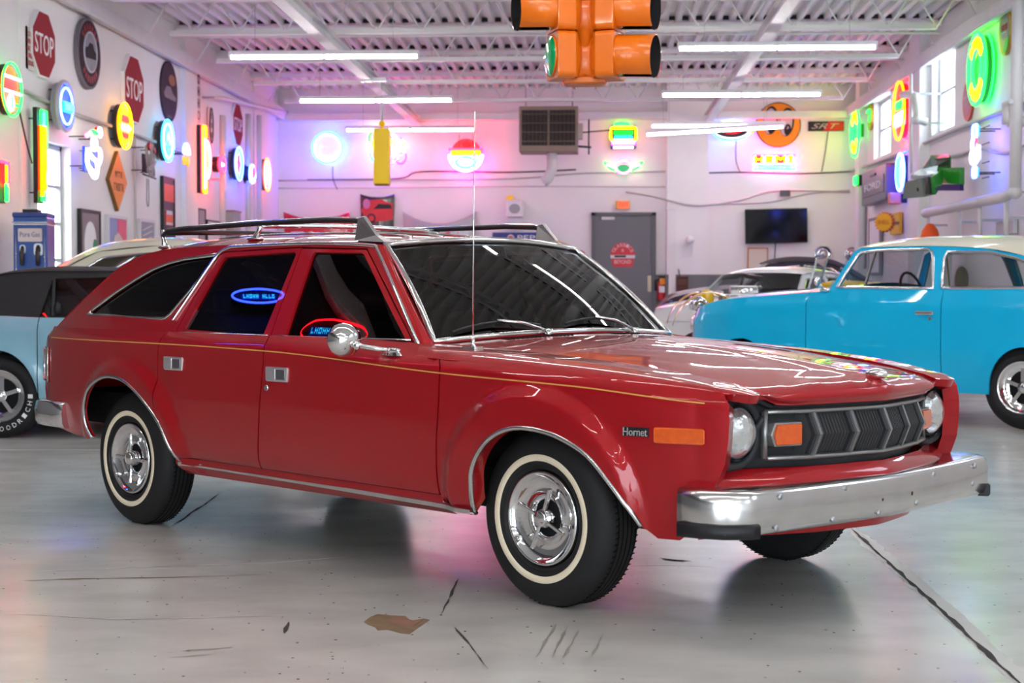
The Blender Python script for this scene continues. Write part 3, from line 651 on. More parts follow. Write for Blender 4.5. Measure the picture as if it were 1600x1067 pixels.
# ---- nose: fascia, headlamps, grille
fx_ = lambda y: xf(y)-.045
fas = [(0, .735), (.47, .735), (.53, .765), (.62, .778), (.675, .768), (.692, .74), (.700, .65), (.694, .57), (.67, .535), (.6, .528), (0, .528)]
fa = panel('fascia', fas+[(-y, z) for y, z in fas[::-1][1:-1]], [], .04, lambda y, z: (fx_(y), y, z), (1, 0, 0), fasm, car, .03)
m = MB()      # fascia rim
rim = [(fx_(y)+.018, y, z) for y, z in dens(fas[1:10], .03)]
for sgn in (1, -1): MB().tube([(x, sgn*y, z) for x, y, z in rim], .010, 6).build('fascia_rim', fasm, fa)
lens = pm('headlamp_glass', (.62, .64, .64), .08, .75, coat=1, noise=.3, nscale=40, bump=.25)
for s in (-1, 1):
    y = s*.602; x = fx_(.602)+.022; Mx = Matrix.Translation((x, y, .652)) @ Matrix.Rotation(s*R(3), 4, 'Z')
    MB().lathe([(.132, .002), (.112, .022), (.096, .010), (.092, -.01), (.091, .0)], 40, 'x', Mx).build('headlamp_bezel', fasm, fa)
    hl = MB().lathe([(.090, .0), (.089, .016), (.084, .022)], 40, 'x', Mx).build('headlamp_ring', chrome, fa)
    MB().lathe([(.084, .018), (.07, .028), (.05, .036), (.025, .041), (.001, .043)], 40, 'x', Mx).build('headlamp_lens', lens, hl)
    # red filler between fascia and fender edge
silver = pm('grille_silver', (.30, .31, .31), .35, .8)
gx = lambda y: fx_(y)+.018
def chev(z): return .032*(1-abs((z-.640)/.075))
gz0, gz1 = .567, .712
def bar2(y, w, name, mat, pa, ex=0, dp=.05):
    m = MB(); zs_ = [gz0, .640, gz1]
    P = [(gx(y)+chev(z)+ex, z) for z in zs_]; B = [(gx(y)-dp, gz1), (gx(y)-dp, gz0)]
    m.prism([(a, b) for a, b in P+B], y-w/2, y+w/2); return m.build(name, mat, pa)
gr = MB(); 
for z in (gz0-.004, gz1+.004):
    gr.tube([(gx(y/100)+.006, y/100, z) for y in range(-49, 50, 7)], .009, 4)
gr = gr.build('grille', silver, car)
MB().grid(lambda u, v: (gx(-.49+.98*u)-.02, -.49+.98*u, gz0+(gz1-gz0)*v), 20, 1).build('grille_backing', matblack, gr)
for s in (-1, 1): MB().tube([(gx(.49)+.004, s*.492, gz0-.004), (gx(.49)+.004, s*.492, gz1+.004)], .008, 6).build('grille_edge', silver, gr)
for k in range(1, 6):
    y = -.4875+k*.1625
    for d in ((-1, 1) if 0 < k < 6 else (1,) if k == 0 else (-1,)):
        bar2(y+d*.012, .020, 'grille_bar', fasm, gr, .004, .05 if 0 < k < 6 else .012); bar2(y+d*.003*(1 if 0 < k < 6 else 0), .005, 'grille_edge', silver, gr, .012, .05 if 0 < k < 6 else .006)
slm = None
for c in range(6):
    yc = -.4875+.1625*(c+.5)
    for k in range(9):
        y = yc+(k-4)*.0135
        if abs(abs(y)-.43) < .066: continue
        o = bar2(0, .004, 'grille_slat', pm('slat_grey', (.05, .05, .052), .4), gr, -.004) if slm is None else link(bpy.data.objects.new('grille_slat', slm), gr)
        slm = o.data; o.location = (gx(y)-gx(0), y, 0)
for s in (-1, 1):
    y = s*.43; Mx = Matrix.Translation((gx(y)+.006, y, .642)) @ Matrix.Rotation(s*R(10), 4, 'Z')
    tb = MB().prism([(-.058*s, .040), (.050*s, .040), (.066*s, 0), (.050*s, -.040), (-.058*s, -.040)], -.03, .012, M=Mx, plane='yz').build('signal_bezel', silver, gr, bevel=.004)
    MB().prism([(-.054*s, .034), (.046*s, .034), (.056*s, 0), (.046*s, -.034), (-.054*s, -.034)], -.02, .018, M=Mx, plane='yz').build('turn_signal', amber, tb, bevel=.004)
# valance between grille and bumper, and below it
m = MB()
m.grid(lambda u, v: (fx_(-.715+1.43*u)+.025+.042*v+.012*sin(pi*v), -.715+1.43*u, .532-.062*v), 40, 6)
m.grid(lambda u, v: (fx_(-.70+1.40*u)+.057-.05*v, -.70+1.40*u, .47-.165*v), 30, 4)
m.build('front_valance', red, car)
# ---- bumpers
def sweep(path, sec, name, mat, pa, bevel=0):
    n = len(path); vs = []; k = len(sec)
    for i in range(n):
        a, b = Vector(path[max(0, i-1)]), Vector(path[min(n-1, i+1)]); d = (b-a).normalized(); nn = Vector((d.y, -d.x))
        vs += [(path[i][0]+nn.x*o, path[i][1]+nn.y*o, z) for o, z in sec]
    m = MB(); m.add(vs, [(i*k+j, i*k+j+1, (i+1)*k+j+1, (i+1)*k+j) for i in range(n-1) for j in range(k-1)], True)
    m.add(vs[:k], [tuple(range(k))]); m.add(vs[-k:], [tuple(range(k))[::-1]])
    o = m.build(name, mat, pa)
    return o
bp_ = [(.688, -.850), (.735, -.832), (.775, -.805), (.808, -.770), (.832, -.745), (.846, -.715), (.870, -.5), (.895, -.25), (.912, 0)]
bpath = bp_+[(x, -y) for x, y in bp_[::-1][1:]]
bsec = [(-.13, .486), (-.04, .490), (-.012, .486), (-.002, .472), (.004, .445), (.004, .40), (.0, .372), (-.008, .352), (-.03, .343), (-.08, .343)]
fb = sweep(bpath, bsec, 'front_bumper', chrome2, car)
for s in (-1, 1): sweep([(x, y) if s < 0 else (x, -y) for x, y in bp_[:6]] if s < 0 else [(x, -y) for x, y in bp_[:6]][::-1], [(-.03, .338), (.008, .338), (.014, .345), (.014, .378), (.006, .384), (-.02, .384)], 'bumper_pad', black, fb)
for y, z, mt in ((-.62, .464, 0), (-.30, .466, 0), (.25, .464, 0), (.60, .464, 0), (-.64, .366, 0), (-.36, .366, 0), (-.12, .366, 0), (.12, .378, 0), (.58, .40, 0), (-.10, .410, 1), (.08, .414, 1)):
    x = .912-.062*(abs(y)/.69)**1.0+.004
    MB().sphere((x, y, z), .0105, 10, 6, (.6 if not mt else .25, 1, 1)).build('bumper_bolt' if not mt else 'bolt_hole', steel if not mt else pm('rust_hole', (.05, .03, .02), .9), fb)
rp = [(-3.27, -.815), (-3.42, -.812), (-3.52, -.802), (-3.62, -.775), (-3.69, -.70), (-3.72, -.4), (-3.73, 0)]
sweep((rp+[(x, -y) for x, y in rp[::-1][1:]])[::-1], [(-.09, .548), (-.02, .552), (-.004, .54), (.004, .50), (0, .445), (-.012, .424), (-.05, .418)], 'rear_bumper', chrome, car)
# ---- wheels
def ring_xz(r0, r1): pass
treadm = pm('tread_groove', (.006, .006, .006), .9, spec=.1); cream = pm('whitewall', (.80, .70, .52), .5)
def make_wheel(parent, x, s, R_=.316):
    # local: outer face at y=-0.0, inner at +y ; flipped for the left side
    Mx = Matrix.Translation((x, s*.772, R_-.002)) @ Matrix.Rotation(0 if s < 0 else pi, 4, 'Z')
    prof = [(.170, .02), (.180, .004), (.19, -.001), (.215, -.006), (.245, -.006), (.268, .000), (.290, .012), (.304, .026), (.312, .042), (.3155, .058), (.316, .10), (.3155, .136), (.312, .152), (.30, .170), (.27, .184), (.22, .188), (.18, .18)]
    ty = MB().lathe(prof, 72, 'y', Mx).build('tyre', rubber, parent)
    g = MB()
    for yy in (.056, .078, .100, .122, .143): g.lathe([(.3166, yy-.003), (.3172, yy), (.3166, yy+.003)], 72, 'y', Mx)
    for k in range(90):
        a = 2*pi*k/90
        for y0, y1 in ((.044, .058), (.139, .154)): g.bar((cos(a)*.3155, y0, sin(a)*.3155), (cos(a+.02)*.3165, y1, sin(a+.02)*.3165), .004, .003, M=Mx)
    g.build('tread_grooves', treadm, ty)
    MB().lathe([(.203, -.0035), (.205, -.0068), (.215, -.0078), (.225, -.0078), (.227, -.0062)], 72, 'y', Mx).build('whitewall', cream, ty)
    wh = MB().lathe([(.186, .000), (.180, .010), (.172, .016), (.168, .035), (.16, .055), (.001, .060)], 56, 'y', Mx).build('wheel_rim', pm('gloss_black', (.01, .01, .011), .25), parent)
    hc = MB().lathe([(.168, .024), (.1685, .006), (.163, -.001), (.156, .003), (.152, .010), (.092, .034), (.086, .027), (.074, .026), (.066, .034), (.064, .056)], 56, 'y', Mx).build('hubcap', chrome, wh)
    MB().lathe([(.066, .052), (.001, .052)], 32, 'y', Mx).build('hubcap_centre', matblack, hc)
    MB().lathe([(.036, .054), (.034, .012), (.030, .004), (.029, -.006), (.025, -.010), (.001, -.011)], 32, 'y', Mx).build('hub_boss', chrome, hc)
    for k in range(4):
        a = pi/2*k+R(68 if x > -1 else 88); c, d = cos(a), sin(a)
        m = MB(); m.bar((c*.026, .008, d*.026), (c*.118, .002, d*.118), .015, .014, M=Mx); m.build('spinner_blade', chrome, hc, bevel=.003)
    m = MB(); a = R(215); m.cyl((cos(a)*.142, .02, sin(a)*.142), (cos(a)*.138, -.012, sin(a)*.138), .007, 8, M=Mx); m.build('valve_stem', chrome, hc)
for x, in ((.012,), (-2.712,)):
    for s in (-1, 1):
        make_wheel(car, x, s)
        lr = MB(); lr.lathe([(.44, .66), (.44, .62), (.44, .40), (.001, .40)], 30, 'y', Matrix.Translation((x+.09, 0 if s > 0 else 0, .29)) @ Matrix.Scale(s, 4, (0, 1, 0)), a0=.14, a1=pi-.14)
        lr.build('wheel_housing', dark, car)
# underbody and running gear
m = MB(); m.box((-1.35, 0, .38), (3.6, 1.30, .15)); m.box((-3.25, 0, .52), (.6, 1.2, .16)); m.box((.45, 0, .46), (.5, 1.0, .2)); m.cyl((-2.712, -.6, .30), (-2.712, .6, .30), .04, 10); m.cyl((.012, -.62, .27), (.012, .62, .27), .03, 10); m.sphere((-2.712, 0, .29), .12)
m.cyl((.05, -.1, .24), (-3.4, -.25, .26), .025, 8); m.build('underbody', dark, car)
for s in (-1, 1):
    MB().grid(lambda u, v, s=s: (.52-.27*u*0+.25*u*0, s*(.40+.26*u), .37+.30*v), 4, 4).build('splash_shield', dark, car)
# ---- cabin
cb = MB(); cb.box((-1.7, 0, .44), (2.5, 1.4, .04)); cb.box((-3.1, 0, .70), (.8, 1.2, .03)); cb.build('cabin_floor', seatm, car)
ds = MB(); ds.grid(lambda u, v: (-.60-.26*v, -.67+1.34*u, .90-.02*v-.16*sst(.75, 1, v)), 10, 8); ds.box((-.82, 0, .78), (.12, 1.3, .2)); ds.build('dashboard', seatm, car)
for x in (-1.55, -2.35):
    st = MB().box((x+.10, 0, .56), (.5, 1.25, .20)).build('seat_bench', seatm, car, bevel=.05)
    for y in (-.32, .32):
        MB().prism([(x-.10, .56), (x+.02, .60), (x-.10, 1.00), (x-.15, 1.02), (x-.20, .98)], y-.29, y+.29).build('backrest', seatm, st, bevel=.03)
        MB().box((x-.16, y, 1.06), (.08, .24, .12)).build('headrest', seatm, st, bevel=.03)
sw = MB().tube([(-.98+.06*cos(2*pi*k/28), .36+.19*sin(2*pi*k/28), .87+.18*cos(2*pi*k/28)) for k in range(28)], .012, 8, True).build('steering_wheel', black, car)
m = MB(); m.cyl((-.70, .36, .80), (-.98, .36, .87), .025, 10); m.bar((-.98, .19, .87), (-.98, .53, .87), .02, .03); m.build('steering_column', black, sw)
MB().box((-1.02, 0, 1.235), (.02, .24, .06)).build('rear_view_mirror', black, car, bevel=.01)
# ---- door mirror, antenna, roof rack
RK = pm('rack_chrome', (.68, .68, .69), .24, 1)
my = -.945; mr = MB(); Mx = Matrix.Translation((-.868, my, .925)) @ Matrix.Rotation(R(-32), 4, 'Z') @ Matrix.Scale(1.14, 4)
mr.lathe([(.001, .044), (.03, .039), (.048, .025), (.057, .006), (.058, -.004), (.052, -.008)], 32, 'x', Mx); mr = mr.build('door_mirror', chrome, car)
MB().lathe([(.052, -.007), (.001, -.007)], 32, 'x', Mx).build('mirror_glass', pm('mirror_glass', (.6, .62, .64), .02, 1), mr)
m = MB(); m.tube([(-.83, my, .92), (-.80, my+.012, .905), (-.74, -.90, .895), (-.70, -.868, .888)], .010, 8); m.sphere((-.80, my+.01, .905), .018, 10, 8)
m.grid(lambda u, v: (-.70+.06*cos(2*pi*u)*(1-.35*v), -.850+.016*sin(2*pi*u)*(1-.3*v)-.0*v, .868+.022*v), 20, 2); m.sphere((-.70, -.852, .888), .05, 16, 8, (1.05, .32, .25)); m.build('mirror_arm', chrome, mr)
ax, ay = -.385, -.725; az = ip(-.385, ZS)+.03
m = MB(); m.prism(rrect(.075, .05, .012, 3, ax, ay), az-.02, az+.016, plane='xy'); m.cyl((ax, ay, az+.01), (ax, ay, az+.05), .010, 10, .006); an = m.build('antenna_base', chrome, car)
MB().tube([(ax, ay, az+.04), (ax+.004, ay, az+.45), (ax+.012, ay, az+.88)], .003, 6, rs=[.0032, .0026, .0016]).build('antenna_mast', chrome, an)
rk = MB().box((-2.0, 0, 1.372), (.001, .001, .001)).build('roof_rack', chrome, car)
for s in (-1, 1):
    y = s*.535
    MB().tube([(-2.78, y, 1.375), (-2.74, y, 1.395), (-2.60, y, 1.402), (-2.0, y, 1.412), (-1.5, y, 1.412), (-1.30, y, 1.404), (-1.26, y, 1.396)], .011, 8).build('rack_rail', black, rk)
    MB().tube([(-2.78, y, 1.384), (-2.74, y, 1.404), (-2.60, y, 1.411), (-2.0, y, 1.421), (-1.5, y, 1.421), (-1.30, y, 1.413), (-1.25, y, 1.402)], .007, 6).build('rail_chrome', chrome, rk)
    for x, tx in ((-2.02, .05), (-2.76, -.03)):
        zb = Rf(x, .83)[2]; m = MB(); m.tube([(x, y, zb-.004), (x+tx*.5, y, zb+.03), (x+tx, y, 1.402)], .012, 8, rs=[.020, .011, .011]); m.sphere((x, y, zb), .03, 14, 8, (1.9, .9, .35)); m.build('rack_foot', chrome, rk)
    zb = Rf(-1.14, .83)[2]
    m = MB(); m.add([(-1.07, y-.035, zb-.006), (-1.07, y+.035, zb-.006), (-1.27, y+.035, zb+.004), (-1.27, y-.035, zb+.004), (-1.24, y-.010, 1.422), (-1.24, y+.010, 1.422), (-1.275, y+.012, 1.415), (-1.275, y-.012, 1.415), (-1.16, y-.012, zb+.028), (-1.16, y+.012, zb+.028)], [(0, 1, 9, 8), (8, 9, 5, 4), (4, 5, 6, 7), (2, 3, 7, 6), (0, 8, 4, 7, 3), (1, 2, 6, 5, 9)]); m.build('rack_foot', RK, rk, bevel=.004)
for x, z in ((-2.74, 1.392), (-1.98, 1.405)):
    MB().tube([(x, -.535+.1*k*.97, z-.004+.010*sin(pi*k/11)) for k in range(12)], .012, 8).build('cross_bar', black if x < -2.5 else chrome, rk)
MB().add([(-2.50, -.50, 1.388), (-2.50, .50, 1.388), (-2.76, .50, 1.398), (-2.76, -.50, 1.398), (-2.50, -.50, 1.380), (-2.50, .50, 1.380), (-2.76, .50, 1.388), (-2.76, -.50, 1.388)], [(0, 1, 2, 3), (7, 6, 5, 4), (0, 4, 5, 1), (2, 6, 7, 3), (0, 3, 7, 4), (1, 5, 6, 2)]).build('air_deflector', pm('dark_red', (.10, .006, .01), .3, coat=1), rk)
for y in (-.30, -.12, .12, .30):
    MB().tube([(x/100, y, Rf(x/100, y/G(x/100, ip(x/100, ZRe)))[2]+.003) for x in range(-265, -120, 12)], .006, 5).build('roof_strip', chrome, rk)
DEF = None
# ================================================================ SIGNS ON THE WALLS
NS = 38
NC = dict(red=(1, .004, .012), pink=(1, .03, .30), orange=(1, .085, .0), yellow=(1, .42, .0), green=(.01, 1, .05), cyan=(.03, .62, 1), blue=(.02, .05, 1), purple=(.30, .02, 1), white=(.75, .8, 1))
NK = dict(red=1, pink=.8, orange=.35, yellow=.30, green=.16, cyan=.22, blue=1.3, purple=1, white=.07)
def nm_(c): return em('neon_'+c, NC[c], NS*NK[c])
def lit(c): return em('lit_panel_'+c, NC[c], .55 if c == 'white' else .9)
FW_ = Vector((-sin(YAW)*cos(PITCH), cos(YAW)*cos(PITCH), -sin(PITCH)))
def wallpos(side, u, v, off=0):
    X = {'L': XL+off, 'R': XR-off, 'B': YB-off}[side]
    p = ony(u, v, X) if side == 'B' else onx(u, v, X)
    return p, {'L': pi/2, 'R': -pi/2, 'B': 0}[side], (p-O0).dot(FW_)/FPX
def sign(name, label, cat, side, u, v, hp, off=.06, group=None):
    p, rz, mpp = wallpos(side, u, v, off); t = thing(name, label, cat, p, rz, group); return t, hp*mpp
def disc(t, rx, rz, mat, y0=0, y1=.02, cx=0, cz=0, name='face', n=40): return MB().prism(ell(rx, rz, n, cx, cz), y0, y1).build(name, mat, t)
def ring(t, rx, rz, r, mat, y=-.04, cx=0, cz=0, name='neon_ring', a0=0, a1=2*pi):
    full = abs(a1-a0-2*pi) < 1e-6; P = [(x, y, z) for x, z in ell(rx, rz, 48 if full else 24, cx, cz, a0, a1)]
    return MB().tube(P, r, 8, full).build(name, mat, t)
def bx_(t, w, h, mat, y0=0, y1=.03, cx=0, cz=0, name='panel', r=0): return MB().prism(rrect(w, h, r or min(w, h)*.06, 3, cx, cz), y0, y1).build(name, mat, t)
def line(t, pts, r, mat, y=-.04, name='neon_tube', closed=False): return MB().tube([(x, y, z) for x, z in pts], r, 8, closed).build(name, mat, t)
def mounts(t, w, h, d, n=4):
    for sx in (-1, 1):
        for sz in ((-1, 1) if n == 4 else (0,)): MB().cyl((sx*w, -.01, sz*h), (sx*w, d, sz*h), .008, 6).build('standoff', black, t)
stopred = pm('sign_red', (.30, .008, .018), .75); signwhite = pm('sign_white', (.8, .8, .8), .4)
def stop_sign(u, v, hp, label, off=.05):
    t, H = sign('stop_sign', label, 'sign', 'L', u, v, hp, off, 'stop signs on the left wall'); r = H/2/cos(pi/8)
    o8 = lambda k: [(r*k*cos(pi/8+pi/4*i), r*k*sin(pi/8+pi/4*i)) for i in range(8)]
    MB().prism(o8(1), 0, .05).build('plate', signwhite, t); MB().prism(o8(.95), -.002, .01).build('face', stopred, t)
    text('STOP', H*.80, H*.31, signwhite, t, 0, -.002, 0, .003)
stop_sign(69, 70, 103, 'red stop sign in the upper left corner of the photo', .05)
stop_sign(210, 140, 104, 'red stop sign between the round car sign and the dark oval disc')
stop_sign(372, 195, 66, 'smallest, farthest red stop sign high on the left wall')
# parking notice beside the first stop sign
t, H = sign('notice_sign', 'white notice with red lettering behind the nearest stop sign', 'sign', 'L', 47, 76, 66, .03)
bx_(t, H*.62, H, pm('notice_white', (.62, .58, .56), .5), name='plate', r=.02)
for k, wd_ in enumerate((.3, .48, .50, .50, .44)): scrib('NO PARKING'[:2] if k == 0 else ('PARKING', 'PRIVATE', 'PROPERTY', 'ONLY')[k-1], H*wd_, H*.11, pm('notice_red', (.45, .06, .06), .5), t, 0, -.002, H*(.34-.17*k), .002)
# round car sign
t, H = sign('round_sign', 'round dark sign with grey car picture and red rim lettering', 'sign', 'L', 140, 84, 110, .06)
disc(t, H/2, H/2, pm('sign_grey_rim', (.18, .16, .18), .8), 0, .05, name='rim'); disc(t, H*.465, H*.465, pm('sign_maroon', (.035, .012, .022), .8), -.004, .01, name='face')
disc(t, H*.275, H*.275, pm('sign_grey_pic', (.22, .22, .25), .4, noise=.5, nscale=6), -.012, .0, 0, H*.02, 'picture'); ring(t, H*.28, H*.28, .012, pm('sign_silver', (.5, .5, .55), .4), -.012, 0, H*.02, 'inner_rim')
MB().prism([(-.24*H, -.02*H), (-.22*H, .06*H), (-.10*H, .09*H), (-.04*H, .15*H), (.10*H, .15*H), (.16*H, .07*H), (.24*H, .03*H), (.24*H, -.06*H), (-.2*H, -.08*H)], -.016, -.01).build('car_picture', pm('sign_dark', (.02, .015, .02), .8), t)
for k in range(7):
    a = R(-90+(k-3)*15); scrib('GARAGES'[k], H*.07, H*.10, pm('letter_red', (.42, .04, .06), .4), t, 0, -.006, 0, .004, M=Matrix.Translation((H*.37*cos(a), 0, H*.37*sin(a))) @ Matrix.Rotation(-(a+pi/2), 4, 'Y'))
for k in range(7):
    a = R(90-(k-3)*17); scrib('CLASSIC'[k], H*.07, H*.10, MT['letter_red'], t, 0, -.006, 0, .004, M=Matrix.Translation((H*.37*cos(a), 0, H*.37*sin(a))) @ Matrix.Rotation(-(a-pi/2), 4, 'Y'))
# dark oval disc
t, H = sign('disc_sign', 'plain dark purple disc with an orange glow picture, high on the left wall', 'sign', 'L', 265, 143, 94, .03)
disc(t, H/2, H/2, pm('disc_purple', (.045, .025, .04), .8, noise=.3, nscale=3), 0, .04)
disc(t, H*.2, H*.09, pm('disc_orange', (.30, .09, .03), .5, noise=.4, nscale=5), -.004, 0, H*.15, H*.2, 'sunset_print')
MB().prism([(-.35*H, -.05*H), (-.2*H, .07*H), (.05*H, .08*H), (.2*H, -.02*H), (.38*H, -.06*H), (.36*H, -.13*H), (-.3*H, -.12*H)], -.004, 0).build('car_print', pm('disc_grey', (.14, .13, .16), .4), t)
scrib('ROADSTER', H*.26, H*.045, MT['disc_grey'], t, 0, -.003, -H*.42, .002)
# neon signs, left wall
def halo_(t, r, c, y, k=4.0, cz=0): ring(t, r, r, .016, em('neon_halo_'+c, NC[c], NS*k*(1 if c not in ('white', 'cyan') else .4)), y, 0, cz, 'backlight_tube')  # hidden tube added behind a sign to throw coloured glow on the wall
cabm = pm('sign_cabinet', (.02, .02, .022), .5)
def neon_round(u, v, hp, side, label, cat='neon sign', off=.12, back=cabm, rims=(), asp=1.0, depth=.06, halo=None):
    t, H = sign('neon_sign', label, cat, side, u, v, hp, off, 'neon signs on the walls')
    if back: disc(t, H*.47*asp, H*.47, back, .0, depth, name='cabinet')
    for k, c in rims: ring(t, H*k*asp, H*k, max(.011, H*.018), nm_(c), -.035)
    if halo: halo_(t, H*.36, halo, off-.06)
    mounts(t, H*.3*asp, H*.3, off-.01); return t, H
t, H = neon_round(14, 140, 84, 'L', 'green-ringed round neon with orange bands at the left photo edge', rims=((.49, 'green'),))
disc(t, H*.44, H*.44, lit('orange'), -.012, 0, name='face')
for z, c in ((.22, 'white'), (-.05, 'white')): line(t, [(-H*.42, z*H), (H*.42, z*H)], .016, nm_(c))
bx_(t, H*.7, H*.2, lit('red'), -.02, -.01, 0, H*.09, 'band'); ring(t, H*.11, H*.14, .016, nm_('white'), -.04, -H*.08, -H*.25); ring(t, H*.07, H*.09, .010, nm_('cyan'), -.04, -H*.08, -H*.25); line(t, [(H*.08, -H*.27), (H*.36, -H*.27)], .014, nm_('green'))
t, H = neon_round(99, 166, 78, 'L', 'grey-rimmed round neon glowing blue below the first stop sign', rims=(), back=pm('grey_cabinet', (.32, .30, .36), .4))
ring(t, H*.48, H*.48, .028, pm('grey_trim', (.45, .43, .48), .4), -.02, name='rim'); disc(t, H*.43, H*.43, lit('blue'), -.012, 0); ring(t, H*.36, H*.36, .012, nm_('blue')); bx_(t, H*.55, H*.22, lit('cyan'), -.05, -.03, H*.04, -H*.02, 'name_panel'); scrib('SERVICE', H*.5, H*.13, nm_('cyan'), t, H*.04, -.06, -H*.02, .01)
# tall vertical neon
t, H = sign('neon_sign', 'tall vertical neon bar in orange and green beside the left window', 'neon sign', 'L', 63, 243, 152, .14, 'neon signs on the walls')
bx_(t, H*.17, H*.98, cabm, 0, .05, name='cabinet'); bx_(t, H*.12, H*.66, lit('orange'), -.02, 0, -H*.01, -H*.03, 'face')
line(t, [(-.055*H, -.42*H), (-.055*H, .30*H)], .02, nm_('orange')); line(t, [(.045*H, -.36*H), (.045*H, .30*H)], .016, nm_('yellow')); line(t, [(.0, -.36*H), (.0, .30*H)], .014, nm_('orange'))
line(t, [(-.06*H, .30*H), (-.06*H, .46*H), (.085*H, .46*H), (.085*H, -.16*H)], .014, nm_('green')); line(t, [(.02*H, .30*H), (.02*H, .44*H)], .012, nm_('cyan')); line(t, [(-.045*H, -.47*H), (-.045*H, -.37*H)], .018, nm_('green')); line(t, [(.03*H, -.48*H), (.03*H, -.36*H)], .014, nm_('green'))
mounts(t, 0, H*.38, .13)
t, H = sign('neon_sign', 'sliver of a red and green neon cut by the left photo edge', 'neon sign', 'L', 2, 284, 66, .12, 'neon signs on the walls')
bx_(t, H*.5, H, cabm, 0, .10, name='cabinet'); line(t, [(.2*H, -.1*H), (.2*H, .46*H), (-.2*H, .46*H)], .018, nm_('red')); line(t, [(.1*H, 0), (.1*H, .4*H)], .016, nm_('orange')); line(t, [(.1*H, -.46*H), (.1*H, -.04*H)], .02, nm_('green'))
# service-man neon (white and blue script with coloured top)
t, H = sign('neon_sign', 'blue and white script neon with green and pink top by the window', 'neon sign', 'L', 142, 238, 76, .22, 'neon signs on the walls')
MB().box((0, .05, 0), (H*.9, .01, .01)).build('frame_bar', black, t); MB().box((0, .05, -H*.4), (H*.9, .01, .01)).build('frame_bar', black, t)
bx_(t, H*.8, H*.5, lit('blue'), .0, .03, 0, -H*.15, 'face')
line(t, smoothp([(-.4*H, .05*H), (-.42*H, -.25*H), (-.05*H, -.5*H), (.15*H, -.46*H), (.18*H, -.2*H), (-.1*H, -.12*H), (-.32*H, -.02*H), (-.05*H, .08*H), (.35*H, .08*H), (.42*H, -.1*H), (.25*H, -.25*H)], 6), .026, nm_('white'))
ring(t, H*.13, H*.13, .022, nm_('white'), -.04, H*.02, H*.18); line(t, [(-.35*H, -.3*H), (-.05*H, -.38*H)], .016, nm_('white')); line(t, smoothp([(-.2*H, .38*H), (0, .42*H), (.2*H, .40*H)], 5), .026, nm_('green')); line(t, [(-.45*H, .30*H), (-.25*H, .36*H)], .026, nm_('pink'))
disc(t, H*.14, H*.12, lit('red'), -.03, 0, H*.36, H*.44, 'red_cap'); ring(t, H*.10, H*.09, .018, nm_('white'), -.045, H*.36, H*.44); mounts(t, H*.3, H*.3, .21)
t, H = neon_round(192, 197, 72, 'L', 'yellow round neon with red centre below the second stop sign', rims=((.49, 'yellow'), (.36, 'orange')))
disc(t, H*.44, H*.44, lit('yellow'), -.012, 0); bx_(t, H*.66, H*.13, lit('red'), -.03, -.012, 0, H*.16, 'band'); bx_(t, H*.7, H*.16, lit('white'), -.03, -.012, 0, -H*.03, 'band'); bx_(t, H*.5, H*.1, lit('red'), -.03, -.012, 0, -H*.2, 'band'); line(t, [(-.3*H, -.03*H), (.3*H, -.03*H)], .02, nm_('white'))
t, H = neon_round(259, 220, 66, 'L', 'pale blue round neon under the dark purple disc', rims=((.49, 'cyan'), (.40, 'white')))
disc(t, H*.44, H*.44, lit('cyan'), -.012, 0); ring(t, H*.2, H*.22, .014, nm_('cyan'), -.04); line(t, [(-.2*H, -.1*H), (0, .2*H), (.2*H, -.1*H)], .012, nm_('blue'))
# diamond warning sign
t, H = sign('warning_sign', 'orange diamond warning sign with black lettering', 'sign', 'L', 185, 283, 94, .05)
MB().prism([(0, -H/2), (H/2, 0), (0, H/2), (-H/2, 0)], 0, .05).build('plate', pm('sign_orange_edge', (.20, .10, .02), .5), t); MB().prism([(0, -H*.48), (H*.48, 0), (0, H*.48), (-H*.48, 0)], -.003, .01).build('face', pm('sign_orange', (.80, .24, .02), .45), t)
lt = pm('letter_brown', (.16, .06, .01), .5); scrib('STOP', H*.40, H*.10, lt, t, 0, -.003, H*.11, .002); scrib('AHEAD', H*.54, H*.13, lt, t, 0, -.003, -H*.10, .002)
# unlit motor sign
t, H = sign('unlit_neon', 'unlit dark neon sign of tangled tubes with small red bits', 'neon sign', 'L', 231, 250, 58, .18)
random.seed(3)
bx_(t, H*.5, H*.5, pm('dark_plate', (.03, .028, .03), .5), .02, .05, 0, -.05, 'plate'); line(t, smoothp([(-.45*H+.9*H*random.random(), -.5*H+H*random.random()) for _ in range(22)], 5), .014, pm('grey_tube', (.30, .28, .29), .3))
line(t, [(-.6*H, -.42*H), (.6*H, -.46*H)], .012, black, -.02, 'frame_bar'); disc(t, H*.12, H*.10, pm('dull_red', (.28, .02, .02), .4), -.06, -.02, -H*.12, H*.36, 'red_lamp'); disc(t, H*.08, H*.08, MT['dull_red'], -.06, -.02, H*.3, H*.28, 'red_lamp'); line(t, smoothp([(-.1*H, -.5*H), (-.12*H, -1.1*H), (-.02*H, -1.25*H), (.06*H, -1.1*H), (.05*H, -.5*H)], 5), .005, black, .0, 'cord'); mounts(t, H*.4, H*.3, .17)
t, H = sign('neon_sign', 'small blue, white and yellow arched neon beside the pale blue round one', 'neon sign', 'L', 287, 240, 36, .2, 'neon signs on the walls')
MB().box((0, .03, 0), (H*1.1, .01, .012)).build('frame_bar', black, t)
ring(t, H*.4, H*.4, .026, nm_('blue'), -.04, 0, 0, a0=0, a1=pi); ring(t, H*.28, H*.34, .03, nm_('white'), -.05, 0, -H*.05, a0=0, a1=pi); disc(t, H*.2, H*.2, lit('yellow'), -.05, -.02, -H*.3, -H*.3, 'spot'); disc(t, H*.2, H*.2, lit('yellow'), -.05, -.02, H*.3, -H*.32, 'spot'); mounts(t, H*.3, 0, .19, 2)
